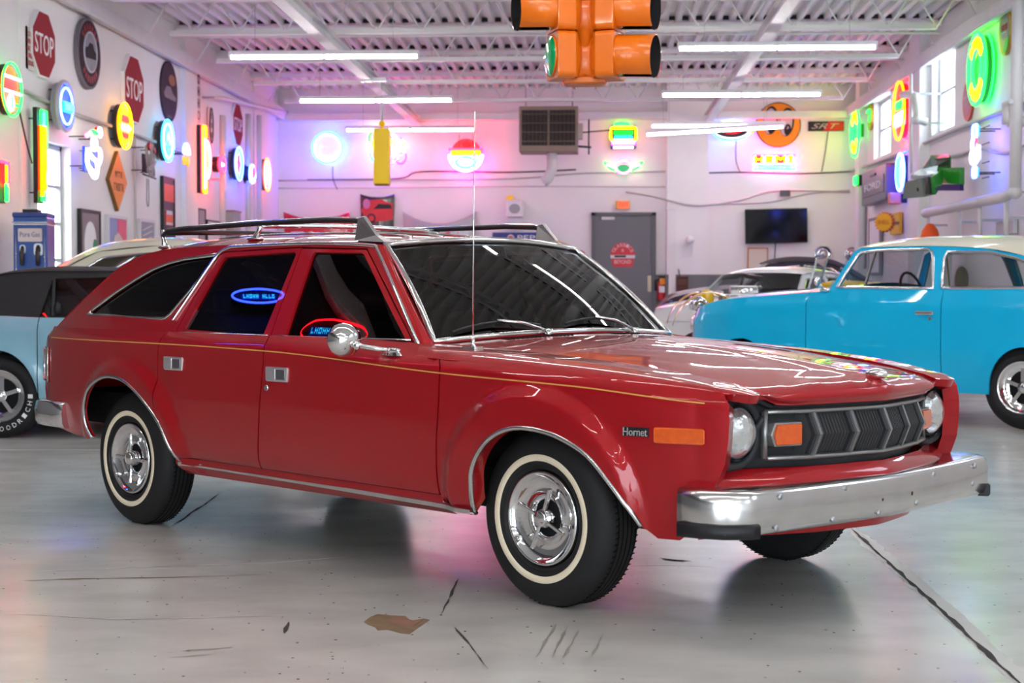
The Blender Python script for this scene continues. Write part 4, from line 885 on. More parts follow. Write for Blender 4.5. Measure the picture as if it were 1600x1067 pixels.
t, H = sign('neon_sign', 'vertical orange-framed neon with a white half ring behind the pilaster', 'neon sign', 'L', 316, 249, 108, .14, 'neon signs on the walls')
bx_(t, H*.22, H*.98, cabm, 0, .05, name='cabinet'); bx_(t, H*.17, H*.9, lit('pink'), -.015, 0, name='face')
line(t, rrect(H*.2, H*.96, .04, 4), .018, nm_('orange'), closed=True); line(t, [(0, -.42*H), (0, .3*H)], .024, nm_('white')); ring(t, H*.22, H*.27, .022, nm_('white'), -.05, H*.06, 0, a0=-pi/2, a1=pi/2); ring(t, H*.26, H*.30, .014, nm_('red'), -.05, H*.06, 0, a0=-pi/2, a1=pi/2); mounts(t, 0, H*.3, .13)
t, H = sign('neon_sign', 'small red lantern-shaped neon past the vertical orange sign', 'neon sign', 'L', 343, 257, 24, .22, 'neon signs on the walls')
disc(t, H*.6, H*.5, cabm, 0, .1, name='cabinet'); ring(t, H*.6, H*.45, .03, nm_('red')); disc(t, H*.34, H*.26, lit('white'), -.03, 0); line(t, [(-H*.3, 0), (H*.3, 0)], .03, nm_('white')); mounts(t, H*.2, 0, .21, 2)
t, H = neon_round(371, 256, 53, 'L', 'blue-ringed round neon with a red cross under the small stop sign', rims=((.49, 'blue'), (.40, 'cyan')))
disc(t, H*.42, H*.42, lit('white'), -.012, 0); MB().prism([(a*H, b*H) for a, b in ((-.08, .25), (.08, .25), (.08, .08), (.2, .08), (.2, -.08), (.08, -.08), (.08, -.25), (-.08, -.25), (-.08, -.08), (-.2, -.08), (-.2, .08), (-.08, .08))], -.03, -.012).build('cross', lit('red'), t)
t, H = sign('neon_sign', 'small yellow and red burst neon between the two far left rings', 'neon sign', 'L', 391, 272, 30, .22, 'neon signs on the walls')
disc(t, H*.5, H*.5, cabm, 0, .1, name='cabinet'); ring(t, H*.45, H*.42, .03, nm_('blue')); disc(t, H*.36, H*.3, lit('yellow'), -.03, 0, 0, H*.08); ring(t, H*.28, H*.25, .026, nm_('red'), -.05, 0, H*.1); mounts(t, H*.2, 0, .21, 2)
t, H = neon_round(415, 273, 52, 'L', 'red and yellow round neon with a star nearest the back wall', rims=((.49, 'orange'), (.40, 'pink')))
disc(t, H*.42, H*.42, lit('pink'), -.012, 0); line(t, [(H*.36*cos(pi/2+k*4*pi/5), H*.36*sin(pi/2+k*4*pi/5)) for k in range(5)], .02, nm_('white'), closed=True)
# plain boards and posters, left wall
def board(name, label, side, u0, v0, u1, v1, mat, fm=None, off=.04, cat='poster'):
    X = {'L': XL+off, 'R': XR-off, 'B': YB-off}[side]; fn = ony if side == 'B' else onx
    a, b = fn(u0, v0, X), fn(u1, v1, X); p = fn((u0+u1)/2, (v0+v1)/2, X); p = (a+b)/2; rz = {'L': pi/2, 'R': -pi/2, 'B': 0}[side]
    w = abs(b.x-a.x) if side == 'B' else abs(b.y-a.y); mpp = (p-O0).dot(FW_)/FPX; h = (v1-v0)*mpp
    p.z = (fn((u0+u1)/2, (v0+v1)/2, X)).z
    t = thing(name, label, cat, p, rz)
    fw = min(w, h)*.05
    for cx, cz, ww, hh in ((0, h/2-fw/2, w, fw), (0, -h/2+fw/2, w, fw), (-w/2+fw/2, 0, fw, h-2*fw), (w/2-fw/2, 0, fw, h-2*fw)): MB().box((cx, .01, cz), (ww, .05, hh)).build('frame', fm or mat, t)
    MB().box((0, .012, 0), (w-2*fw, .03, h-2*fw)).build('print', mat, t)
    return t, w, h
bf = pm('frame_black', (.02, .02, .02), .4); wf = pm('frame_white', (.65, .65, .67), .4)
t, w, h = board('poster', 'framed poster with a tall white oval, right of the left window', 'L', 125, 328, 157, 430, pm('poster_brown', (.22, .19, .19), .4, noise=.3, nscale=2), bf)
disc(t, w*.30, h*.34, pm('poster_white', (.78, .82, .80), .4), -.008, 0, -w*.02, -h*.02, 'white_oval'); disc(t, w*.10, h*.12, pm('poster_green', (.02, .25, .09), .4), -.011, -.008, w*.20, -h*.06, 'green_crest')
t, w, h = board('poster', 'blue and red poster with a pale figure', 'L', 168, 337, 199, 430, pm('poster_blue', (.25, .29, .52), .4), wf)
MB().box((w*.22, -.006, 0), (w*.44, .006, h*.88)).build('red_half', pm('poster_red', (.75, .12, .20), .4), t); MB().prism([(-.3*w, -.1*h), (-.2*w, .15*h), (0, .22*h), (.2*w, .12*h), (.25*w, -.05*h), (.1*w, -.2*h), (-.1*w, -.3*h)], -.014, -.008).build('figure', pm('poster_cream', (.62, .56, .52), .4), t)
t, w, h = board('poster', 'grey poster with slanting streaks', 'L', 218, 343, 242, 430, pm('poster_grey', (.27, .30, .34), .4, noise=.4, nscale=2), wf)
for k in range(3): MB().bar((-.3*w, -.006, (.1+.1*k)*h), (.3*w, -.006, (.2+.1*k)*h), .006, h*.015).build('streak', pm('poster_pale', (.6, .62, .66), .4), t)
t, w, h = board('poster', 'tall dark poster of an orange car seen head-on', 'L', 254, 277, 273, 400, pm('poster_dark', (.03, .03, .035), .4), bf)
bx_(t, w*.86, h*.22, pm('poster_orange', (.75, .10, .02), .4), -.008, 0, 0, h*.30, 'orange_field'); bx_(t, w*.6, h*.18, MT['poster_orange'], -.012, 0, 0, -h*.02, 'orange_car', .05); bx_(t, w*.5, h*.05, MT['poster_pale'], -.014, 0, 0, h*.05, 'car_glass'); bx_(t, w*.55, h*.03, MT['poster_pale'], -.014, 0, 0, -h*.09, 'car_bumper')
board('poster', 'narrow dark framed panel beside the roof rack', 'L', 309, 326, 321, 385, pm('panel_grey', (.30, .29, .30), .4), bf)
board('poster', 'black framed white certificate left of the grey electric box', 'L', 323, 345, 347, 385, pm('paper', (.75, .74, .74), .6), bf)
t, H = sign('vertical_letter_board', 'white vertical board with stacked dark letters high on the left wall', 'sign', 'L', 310, 152, 78, .05)
bx_(t, H*.34, H, pm('board_white', (.62, .58, .60), .5), 0, .03, name='board')
for k, c in enumerate('MOTO'): (text if k == 3 else scrib)(c, H*.2, H*.18, cabm, t, 0, -.002, H*(.36-.24*k), .003)
t, H = sign('small_letter_board', 'small white board with grey lettering below the stacked letters', 'sign', 'L', 330, 196, 56, .05)
bx_(t, H*.4, H, MT['board_white'], 0, .03, name='board'); ring(t, H*.19, H*.48, .012, cabm, -.004, name='border')
for k in range(3): scrib(('NO', 'TOW', 'AWAY')[k], H*.28, H*.14, pm('letter_grey', (.2, .2, .22), .5), t, 0, -.002, H*(.26-.26*k), .003)
t, H = sign('electric_box', 'grey electric box with a rusty top on the left wall', 'electric box', 'L', 371, 362, 60, .20)
MB().box((0, .1, 0), (H*.8, .2, H)).build('box_body', pm('box_grey', (.36, .37, .38), .5), t, bevel=.01); MB().box((0, .1, H*.52), (H*.84, .22, .03)).build('box_lid', pm('box_rust', (.35, .20, .15), .6), t); MB().box((H*.25, -.01, 0), (.03, .02, .1)).build('latch', steel, t)

# signs on the dark wall beside the camera, seen only mirrored in the wagon windows
for nm2, lb, (yy, zz), ang, a_, b_, c1, c2 in (('neon_sign', 'blue oval script neon high on the charcoal wall beside the camera', (8.4, 3.80), R(134), .21, .065, 'blue', 'cyan'), ('neon_sign', 'long red-outlined neon with blue name bar on the charcoal wall', (7.04, 4.26), R(147), .55, .11, 'red', 'cyan')):
    t = thing(nm2, lb, 'neon sign', (XL+.16, yy, zz), pi/2, 'neon signs on the walls'); Mr = Matrix.Rotation(-ang, 4, 'Y')
    MB().prism(ell(a_, b_, 36), .0, .06, M=Mr).build('cabinet', cabm, t); MB().tube([(x, -.03, z) for x, z in ell(a_, b_, 48)], .008, 8, True, M=Mr).build('neon_ring', nm_(c1), t)
    MB().prism(rrect(a_*1.3, b_*.7, .01), -.02, -.01, M=Mr).build('name_bar', lit('blue'), t); scrib('SPEED SHOP', a_*1.2, b_*.5, nm_(c2), t, 0, -.02, 0, .01, M=Mr)
    MB().cyl((0, .05, 0), (0, .16, 0), .02, 8).build('standoff', black, t)
# ---- back wall
t, H = neon_round(512, 231, 48, 'B', 'bright blue-ringed round neon left of the yellow hoist on the back wall', rims=((.49, 'cyan'), (.44, 'white')), off=.2, halo='blue')
disc(t, H*.42, H*.42, lit('white'), -.012, 0); ring(t, H*.33, H*.30, .022, nm_('pink'), -.04, 0, 0, 'neon_arc', pi*1.15, pi*1.85); line(t, [(-.25*H, .0), (-.2*H, .08*H), (-.17*H, .02*H)], .018, nm_('pink')); line(t, smoothp([(.3*H*.5, -.6*H), (.16*H, -1.0*H), (.3*H, -1.35*H)], 5), .008, black, .05, 'power_cord')
t, H = sign('neon_sign', 'yellow lettered neon with green and blue arcs behind the yellow hoist', 'neon sign', 'B', 609, 227, 58, .18, 'neon signs on the walls')
MB().box((0, .04, 0), (H*.9, .01, .012)).build('frame_bar', black, t)
text('COBRA', H*.78, H*.17, nm_('yellow'), t, H*.05, -.05, H*.06, .02); text('JET', H*.36, H*.15, nm_('yellow'), t, H*.30, -.05, -H*.14, .02)
ring(t, H*.30, H*.30, .022, nm_('green'), -.04, -H*.25, H*.15, a0=R(80), a1=R(190)); ring(t, H*.22, H*.22, .022, nm_('yellow'), -.04, -H*.22, H*.02, a0=R(90), a1=R(250)); ring(t, H*.35, H*.3, .024, nm_('cyan'), -.04, -H*.18, -H*.2, a0=R(180), a1=R(270)); ring(t, H*.24, H*.24, .022, nm_('purple'), -.04, 0, -H*.25, a0=R(200), a1=R(350)); ring(t, H*.15, H*.2, .018, nm_('red'), -.04, H*.3, -.3*H, a0=R(200), a1=R(380)); halo_(t, H*.3, 'pink', .10, .7); mounts(t, H*.3, H*.2, .17)
t, H = sign('neon_sign', 'bowl-shaped neon with yellow band under a red glow on the back wall', 'neon sign', 'B', 728, 240, 54, .2, 'neon signs on the walls')
for sx in (-.2, .2): MB().box((sx*H, .06, .05*H), (.012, .012, H*1.0)).build('frame_bar', black, t)
bx_(t, H*.86, H*.16, lit('yellow'), -.03, .0, 0, H*.02, 'yellow_band', .04); line(t, [(-.42*H, .02*H), (.42*H, .02*H)], .02, nm_('yellow'), -.05); ring(t, H*.47, H*.46, .03, nm_('white'), -.04, 0, -.03*H, a0=pi, a1=2*pi); ring(t, H*.5, H*.49, .016, nm_('pink'), -.01, 0, -.03*H, a0=pi, a1=2*pi)
ring(t, H*.28, H*.16, .022, nm_('cyan'), -.05, 0, -H*.26); line(t, [(-.32*H, -.12*H), (-.1*H, -.15*H)], .018, nm_('purple')); line(t, [(.14*H, -.13*H), (.32*H, -.08*H)], .018, nm_('purple')); line(t, [(-.5*H, .13*H), (.5*H, .13*H)], .022, nm_('red'), .0); disc(t, H*.12, H*.1, lit('red'), .02, .05, 0, H*.26, 'red_lamp'); halo_(t, H*.25, 'red', .13, 5, H*.05); ring(t, H*.40, H*.40, .014, nm_('purple'), .12, 0, -.1*H, 'backlight_tube', pi*1.05, pi*1.95); disc(t, H*.44, H*.44, pm('bowl_back', (.55, .12, .14), .6), .06, .09, 0, -.0, 'cabinet'); MB().prism(ell(H*.44, H*.44, 24, 0, -.04*H, pi, 2*pi), .0, .03).build('bowl_face', lit('white'), t); mounts(t, H*.2, H*.3, .19)  # rear tubes added out of sight for the glow around the bowl
t, H = sign('neon_sign', 'green, yellow and pink square neon right of the unit heater', 'neon sign', 'B', 974, 213, 44, .18, 'neon signs on the walls')
bx_(t, H*.9, H*.8, cabm, .0, .05, 0, -H*.05, 'cabinet'); line(t, rrect(H*.9, H*.45, .05, 3, 0, H*.07), .020, nm_('yellow'), closed=True); line(t, smoothp([(-.3*H, .42*H), (-.05*H, .46*H), (.2*H, .42*H)], 5), .03, nm_('green')); bx_(t, H*.7, H*.2, lit('green'), -.03, 0, 0, H*.13, 'green_band', .04); bx_(t, H*.7, H*.14, lit('cyan'), -.03, 0, 0, -H*.04, 'blue_band', .04)
line(t, [(-.42*H, -.2*H), (.42*H, -.2*H)], .024, nm_('pink')); line(t, [(-.36*H, -.40*H), (.36*H, -.40*H)], .024, nm_('white')); line(t, [(-.42*H, -.28*H), (.42*H, -.28*H)], .018, nm_('purple')); mounts(t, H*.4, H*.4, .17)
t, H = sign('neon_sign', 'winged neon with a green oval centre above the exit sign', 'neon sign', 'B', 974, 261, 18, .16, 'neon signs on the walls')
disc(t, H*.6, H*.45, pm('oval_green', (.02, .35, .14), .4, emit=(.01, .5, .12), es=.5), -.03, .02, 0, -.05, 'oval')
ring(t, H*.68, H*.55, .014, nm_('pink'), -.03)
for s in (-1, 1): line(t, [(s*.7*H, .0), (s*1.7*H, .42*H), (s*1.2*H, -.1*H), (s*.7*H, -.35*H), (s*.7*H, .0)], .020, nm_('green')); line(t, [(s*.75*H, .05*H), (s*1.45*H, .2*H)], .024, nm_('white'))
mounts(t, H*.4, 0, .15, 2)
t, H = sign('neon_sign', 'white and blue oval neon with a red and orange centre behind the strip lights', 'neon sign', 'B', 1143, 203, 28, .2, 'neon signs on the walls')
disc(t, H*1.0, H*.5, cabm, .02, .08, name='cabinet'); ring(t, H*1.02, H*.50, .022, nm_('white')); ring(t, H*.98, H*.44, .018, nm_('cyan'), -.05, 0, -.1*H, a0=pi, a1=2*pi); disc(t, H*.66, H*.28, lit('red'), -.02, .0, 0, .02, 'red_centre'); disc(t, H*.5, H*.18, lit('orange'), -.04, -.02, 0, H*.1, 'orange_centre'); ring(t, H*.12, H*.12, .02, nm_('orange'), -.04, H*1.05, -.06*H); halo_(t, H*.35, 'blue', .13, 4); mounts(t, H*.7, 0, .19, 2)
# eyes disc
t, H = sign('eyes_sign', 'large orange disc sign with two staring cartoon eyes', 'sign', 'B', 1216, 195, 70, .05)
blk = pm('sign_black', (.012, .011, .013), .4); disc(t, H*.5, H*.5, blk, 0, .05, name='rim'); disc(t, H*.48, H*.48, pm('sign_yellow', (.85, .27, .005), .4), -.004, .01)
for s in (-1, 1):
    c = s*.18*H
    M_ = Matrix.Rotation(R(6), 4, 'Y'); MB().prism(ell(.165*H, .32*H, 36, c, .08*H), -.009, -.003, M=M_).build('eye_outline', blk, t); MB().prism(ell(.135*H, .285*H, 36, c-.012*H, .06*H), -.014, -.008, M=M_).build('eye_white', pm('eye_lilac', (.52, .44, .52), .4), t)
    MB().prism(ell(.075*H, .13*H, 28, c+.035*H, -.09*H), -.019, -.012, M=M_).build('pupil', blk, t); MB().prism([(c+.03*H, .0), (c+.06*H, -.05*H), (c+.015*H, -.09*H)], -.022, -.018, M=M_).build('glint', MT['eye_lilac'], t)
    text('MO' if s < 0 else 'ON', .2*H, .10*H, MT['sign_yellow'], t, c+.0*H, -.015, .14*H, .004)
t, H = sign('neon_sign', 'yellow block-letter neon with a pale blue line below, under the eyes disc', 'neon sign', 'B', 1210, 254, 22, .16, 'neon signs on the walls')
for k, c in enumerate('HEMI'):
    cx = (-1.12, -.38, .42, 1.12)[k]*H; w_ = (.62, .55, .78, .3)[k]*H
    bx_(t, w_, H*.52, pm('dim_red_plate', (.4, .05, .03), .5), -.01, .01, cx, H*.22, 'letter_plate'); text(c, w_*.95, H*.50, nm_('yellow'), t, cx, -.03, H*.22, .015)
bx_(t, H*3.05, H*.36, lit('white'), -.01, .02, 0, -H*.32, 'lower_panel', .05); line(t, [(-1.5*H, -.16*H), (1.5*H, -.16*H)], .016, nm_('cyan')); line(t, [(-1.5*H, -.5*H), (1.5*H, -.5*H)], .018, nm_('cyan'))
scrib('POWERED', H*2.2, H*.2, pm('letter_blue', (.2, .3, .5), .4), t, 0, -.012, -H*.32, .006); line(t, [(-1.5*H, .54*H), (1.5*H, .54*H)], .012, nm_('red'), .04); line(t, [(-1.3*H, .25*H), (1.3*H, .25*H)], .018, em('neon_halo_pink2', NC['pink'], NS*4), .10, 'backlight_tube'); mounts(t, H*.8, H*.3, .15)  # pink rear tube is added, hidden, to tint the wall
t, H = sign('badge_sign', 'black and red slanted badge sign right of the eyes disc', 'sign', 'B', 1291, 197, 15, .05)
bx_(t, H*3.7, H, blk, 0, .05, name='plate'); MB().prism([(-.3*H, -.48*H), (1.82*H, -.48*H), (1.82*H, .48*H), (.2*H, .48*H)], -.004, .01).build('red_half', pm('badge_red', (.6, .01, .015), .4), t); text('SRT', H*2.9, H*.55, pm('badge_grey', (.35, .34, .35), .3, .5), t, -.1*H, -.005, 0, .01, shear=.4)
# unit heater
t, H = sign('unit_heater', 'brown unit heater with louvred face hung from the ceiling', 'heater', 'B', 857, 201, 70, .0)
t.location = ony(857, 201, 29.0); H = 70*29/FPX; w = 92*29/FPX; hm = pm('heater_brown', (.27, .20, .15), .5, noise=.1, nscale=4)
MB().box((0, .4, 0), (w, .78, H)).build('cabinet', hm, t, bevel=.01)
for sx in (-1, 1):
    MB().box((sx*w*.235, .0, .02*H), (w*.43, .03, H*.78)).build('dark_opening', pm('heater_dark', (.03, .02, .018), .6), t)
    for k in range(4): MB().box((sx*w*.235, -.02, H*(-.28+.2*k)), (w*.42, .07, .02), M=None).build('louvre', pm('louvre_brown', (.10, .07, .055), .4), t)
    for k in range(6): MB().box((sx*w*.235+w*(k-2.5)*.068, -.022, H*.02), (.008, .01, H*.76)).build('vane', MT['louvre_brown'], t)
MB().box((w*.54, .1, -.05), (w*.08, .2, H*.35)).build('control_box', pm('box_tan', (.42, .36, .30), .5), t)
MB().tube([(w*.05, .35, -H*.48), (w*.05, .35, -H*.85), (-w*.02, .35, -H*1.08), (-w*.1, .36, -H*1.15)], .10, 12).build('flue_pipe', pm('pipe_white', (.68, .66, .65), .5), t)
for sx in (-1, 1): MB().cyl((sx*w*.4, .4, H*.5), (sx*w*.4, .4, H*.5+1.0), .012, 6).build('hanger', steel, t)
m = MB(); m.cyl((w*.5, .3, -.05), (w*1.1, .3, .0), .012, 6); m.cyl((w*.68, .3, .2), (w*.68, .3, -.45), .014, 6); m.cyl((w*.5, .3, -.3), (w*.72, .3, -.32), .02, 6); m.build('gas_pipe', pm('pipe_dark', (.05, .05, .05), .5), t)
# yellow hoist control
p = ony(597, 245, 24.5); t = thing('hoist', 'yellow vertical hoist housing hanging from a chain near the back wall', 'hoist', p); q = 24.5/FPX
ym = pm('hoist_yellow', (1.0, .68, .005), .4); MB().prism([(-12*q, 43*q), (12.5*q, 43*q), (12*q, -43*q), (-12.5*q, -43*q)], -.12, .12).build('housing', ym, t, bevel=.015)
MB().box((0, 0, -43.5*q), (22*q, .2, .03)).build('end_cap', pm('hoist_dark', (.2, .12, .02), .5), t); MB().sphere((0, 0, 52*q), 5*q, 14, 10).build('swivel', ym, t); MB().cyl((0, 0, 43*q), (0, 0, 56*q), 2.2*q, 10).build('neck', ym, t)
for k in range(9): MB().tube([(.025*cos(a*pi/6)*(1 if k % 2 else .3), .025*cos(a*pi/6)*(.3 if k % 2 else 1), (57+3.2*k)*q+.035*sin(a*pi/6)) for a in range(12)], .008, 5, True).build('chain_link', steel, t)
MB().cyl((0, 0, 84*q), (0, 0, 4.36-p.z), .006, 5).build('support_wire', steel, t); MB().box((-.13, 0, 4.36-p.z), (.4, .1, .06)).build('trolley', steel, t)
# car hoods on the back wall
def hoodpanel(label, u0, u1, v0, v1, sag, mat, off=.12, bot=None):
    a, b, p = ony(u0, v0, YB-off), ony(u1, v1, YB-off), ony((u0+u1)/2, (v0+v1)/2, YB-off); w = b.x-a.x; h = a.z-b.z; t = thing('car_hood', label, 'car hood', p, 0, 'painted car hoods on the back wall')
    top = lambda x: h/2-sag*h*(1-(2*x/w)**2); bt = lambda x: -h/2-(bot or 0)*h*(1-(2*x/w)**2)
    m = MB(); m.grid(lambda u, v: (w*(u-.5)*(1-.06*(1-v)), -.06*sin(pi*u)-.02, bt(w*(u-.5))+(top(w*(u-.5))-bt(w*(u-.5)))*v), 24, 10); m.grid(lambda u, v: (w*(u-.5), .04*(1-v)-.02*v+(-.06*sin(pi*u))*v, top(w*(u-.5))), 24, 1)
    m.build('hood_skin', mat, t)
    for sx in (-.3, .3): MB().box((sx*w, off/2-.0, 0), (.06, off, .06)).build('bracket', steel, t)
    return t, w, h
rh = pm('hood_red', (.55, .01, .025), .25, coat=1); t, w, h = hoodpanel('red car hood with white lettering on the back wall', 443, 547, 331, 400, .16, rh)
text('70  1', w*.82, h*.42, signwhite, t, 0, -.09, -h*.16, .01, shear=.2); bx_(t, w*.13, h*.07, signwhite, -.06, -.04, -w*.25, h*.22, 'sticker'); MB().box((w*.505, 0, -h*.05), (.12, .05, h*.8)).build('edge_strip', pm('edge_red', (.6, .05, .05), .4), t)
t, w, h = hoodpanel('car hood painted with a red sports car picture', 563, 617, 303, 356, .10, pm('hood_art', (.03, .015, .02), .25, coat=1), bot=.06)
MB().prism([(-.46*w, .0), (-.30*w, .30*h), (.1*w, .33*h), (.46*w, .20*h), (.46*w, -.25*h), (.2*w, -.30*h), (-.25*w, -.32*h)], -.10, -.085).build('red_car_art', pm('art_red', (.60, .03, .04), .35, noise=.4, nscale=3), t)
MB().prism([(-.1*w, .05*h), (.05*w, .2*h), (.40*w, .18*h), (.44*w, .06*h)], -.108, -.098).build('art_window', blk, t); disc(t, w*.13, w*.13, blk, -.108, -.098, -.16*w, -.22*h, 'art_wheel'); disc(t, w*.08, w*.08, MT['art_red'], -.112, -.106, -.16*w, -.22*h, 'art_hub'); disc(t, w*.10, w*.14, pm('art_pink', (.6, .2, .4), .4), -.112, -.1, -.3*w, .2*h, 'art_figure')
MB().box((0, .0, -h*.6), (w*.96, .05, h*.10)).build('lower_edge', pm('hood_blue', (.06, .08, .15), .4), t)
t, w, h = hoodpanel('white car hood with red script lettering on the back wall', 629, 745, 330, 395, .30, pm('hood_white', (.40, .40, .42), .25, coat=1))
text('Coca-Cola', w*.6, h*.36, pm('script_red', (.62, .04, .05), .4), t, 0, -.09, -h*.17, .01, shear=.35)
# speaker box, drinks sign
t, H = sign('wall_speaker', 'white wall speaker with a grey oval cone', 'speaker', 'B', 804, 326, 27, .3); MB().box((0, .12, 0), (H*.95, .25, H)).build('box', white, t, bevel=.03); disc(t, H*.32, H*.28, pm('cone_grey', (.35, .36, .38), .5), -.012, .01, name='cone'); MB().box((.0, .2, -H*.85), (H*.8, .1, H*.7)).build('bracket', walls, t); MB().box((-.1, .2, H*.6), (.12, .1, .12)).build('yellow_knob', ym, t)
t, H = sign('drinks_sign', 'blue drinks sign with white lettering behind the roof rack', 'sign', 'B', 816, 372, 18, .5); bx_(t, H*5.2, H, pm('sign_blue', (.01, .02, .20), .35), 0, .3, name='panel'); text('PEPSI', H*2.2, H*.5, signwhite, t, H*.7, -.003, 0, .01); disc(t, H*.3, H*.3, signwhite, -.01, .0, -H*1.0, 0, 'globe'); disc(t, H*.24, H*.1, pm('globe_red', (.5, .02, .04), .4), -.014, -.008, -H*1.0, H*.1, 'globe_wave')
MB().box((0, .18, -H/2-(t.location.z-H/2)/2), (H*5.0, .34, t.location.z-H/2-.01)).build('cooler_body', pm('cooler_blue', (.02, .03, .12), .3), t)
# door
a, b = ony(924, 332, YB-.02), ony(1025, 332, YB-.02); w = b.x-a.x; h = a.z; d = ST(link(bpy.data.objects.new('door_1', None))); d.location = ((a.x+b.x)/2, YB-.02, 0)
dg = pm('door_grey', (.145, .15, .158), .4); MB().box((0, .0, h/2-.03), (w-.16, .05, h-.06)).build('door_leaf', dg, d)
fg = pm('door_frame_grey', (.115, .12, .128), .4)
for cx, cz, ww, hh in ((-w/2+.04, h/2, .08, h), (w/2-.04, h/2, .08, h), (0, h-.03, w, .06)): MB().box((cx, -.02, cz), (ww, .10, hh)).build('frame', fg, d)
MB().box((-w*.24, -.06, h-.12), (w*.2, .05, .06)).build('door_closer', pm('closer_silver', (.6, .6, .6), .4), d); MB().box((w*.40, -.03, h*.455), (.07, .02, .32)).build('handle_plate', pm('brass_plate', (.45, .38, .28), .4, .5), d); MB().cyl((w*.40, -.09, h*.455), (w*.40, -.02, h*.455), .03, 12).build('handle', MT['brass_plate'], d)
q = 31.4/FPX; dc = pm('decal_red', (.62, .05, .06), .5); dw = pm('decal_white', (.70, .66, .66), .5); X0 = ony(973, 398, YB-.05); cx, cz = X0.x-d.location.x, X0.z
m = MB(); m.prism(ell(19*q, 19*q, 24, cx, cz, 0, pi), -.03, -.027); m.prism([(cx-15*q, cz-19*q), (cx+15*q, cz-19*q), (cx+18*q, cz-6*q), (cx-18*q, cz-6*q)], -.03, -.027); m.build('decal_print', dc, d); MB().box((cx, -.030, cz-3*q), (38*q, .006, 5*q)).build('decal_band', dw, d); MB().box((cx-4*q, -.034, cz-2.6*q), (18*q, .004, 3*q)).build('decal_car', blk, d)
for k in range(8):
    a_ = R(90-(k-3.5)*19); text('CLASSICS'[k], 4*q, 5*q, dw, d, 0, -.031, 0, .003, M=Matrix.Translation((cx+15.5*q*cos(a_), 0, cz+15.5*q*sin(a_))) @ Matrix.Rotation(-(a_-pi/2), 4, 'Y'))
text('&', 4*q, 5*q, dw, d, cx, -.031, cz+7*q, .003); text('BEYOND', 26*q, 6*q, dw, d, cx, -.031, cz-11*q, .003)
# exit sign, extinguisher, lamp, tv, frame, pipe post
t, H = sign('exit_sign', 'orange exit sign above the grey door', 'exit sign', 'B', 973, 320, 13, .1); bx_(t, H*1.7, H, pm('exit_yellow', (.75, .42, .12), .5), 0, .1, name='housing'); bx_(t, H*1.3, H*.9, em('exit_face', (.9, .16, .06), .75), -.006, .0, H*.1, 0, 'face'); text('EXIT', H*1.1, H*.5, pm('exit_red', (.7, .05, .03), .5), t, H*.1, -.007, 0, .004)
t, H = sign('fire_extinguisher', 'red fire extinguisher with orange tag beside the grey door', 'fire extinguisher', 'B', 1034, 450, 38, .14); er = pm('extinguisher_red', (.50, .01, .01), .3, coat=1)
MB().lathe([(.001, -H*.5), (.085, -H*.5), (.09, -H*.47), (.09, H*.15), (.075, H*.24), (.03, H*.30), (.03, H*.36)], 20, 'z').build('cylinder', er, t); MB().box((0, 0, H*.42), (.12, .05, .07)).build('valve', black, t); MB().box((0, -.092, -H*.05), (.11, .01, H*.26)).build('label', signwhite, t); MB().box((.02, -.094, H*.27), (.13, .02, H*.26)).build('tag', pm('tag_orange', (.8, .25, .02), .5), t); MB().tube([(-.03, 0, H*.4), (-.13, 0, H*.3), (-.12, 0, -H*.1)], .015, 8).build('hose', black, t); MB().box((0, .1, 0), (.06, .1, .3)).build('bracket', black, t)
t, H = sign('wall_lamp', 'round white wall lamp on the pilaster', 'lamp', 'B', 1078, 375, 13, .46); MB().lathe([(.001, -.14), (H*.4, -.12), (H*.5, -.02), (H*.48, .08), (H*.35, .15), (.05, .16)], 20, 'y').build('globe', pm('lamp_white', (.8, .8, .8), .35), t); MB().cyl((0, .1, 0), (0, .17, 0), .06, 12).build('mount', steel, t); MB().tube([(.02, .14, -.05), (-.14, .14, -.16), (-.12, .14, -.32), (.06, .14, -.3), (.08, .14, -.1)], .008, 6).build('cord', white, t)
t, H = sign('television', 'black wall television on the back wall', 'television', 'B', 1213, 353, 54, .15); w = 96*31.3/FPX; Mt = Matrix.Rotation(R(-1.2), 4, 'Y'); MB().prism(rrect(w, H, .02), 0, .05, M=Mt).build('casing', black, t); MB().prism(rrect(w*.97, H*.94, .01), -.003, .01, M=Mt).build('screen', pm('screen_black', (.004, .004, .005), .08), t); MB().box((0, .1, 0), (.3, .1, .3)).build('wall_bracket', black, t)
MB().tube([(.0, .13, -H*.5), (-.02, .13, -H*1.1)], .01, 6).build('cable', black, t); MB().box((.18, .1, H*.95), (.2, .06, .12)).build('socket_box', pm('socket_grey', (.1, .1, .1), .4), t)
board('picture_frame', 'orange wooden picture frame with cream print under the television', 'B', 1168, 387, 1200, 428, pm('print_cream', (.70, .62, .52), .6), pm('frame_orange', (.50, .17, .05), .45), .06, 'picture')
t, H = sign('white_post', 'white square pipe post right of the door', 'post', 'B', 1050, 420, 10, .25); MB().box((0, 0, -t.location.z/2+.6), (.14, .14, t.location.z+1.2)).build('shaft', white, t); MB().box((0, 0, 1.2), (.24, .2, .06)).build('cap', white, t)
t, H = sign('tool_cabinet', 'small rusty red box hanging on the dado', 'box', 'B', 1066, 446, 28, .35); MB().box((0, 0, 0), (.22, .16, H)).build('body', pm('rust_red', (.10, .035, .025), .6), t); MB().box((0, -.09, H*.2), (.18, .02, H*.3)).build('lid', pm('rust_brown', (.14, .06, .04), .6), t); MB().cyl((-.05, 0, H*.5), (-.07, .05, H*.9), .01, 6).build('hook', black, t)
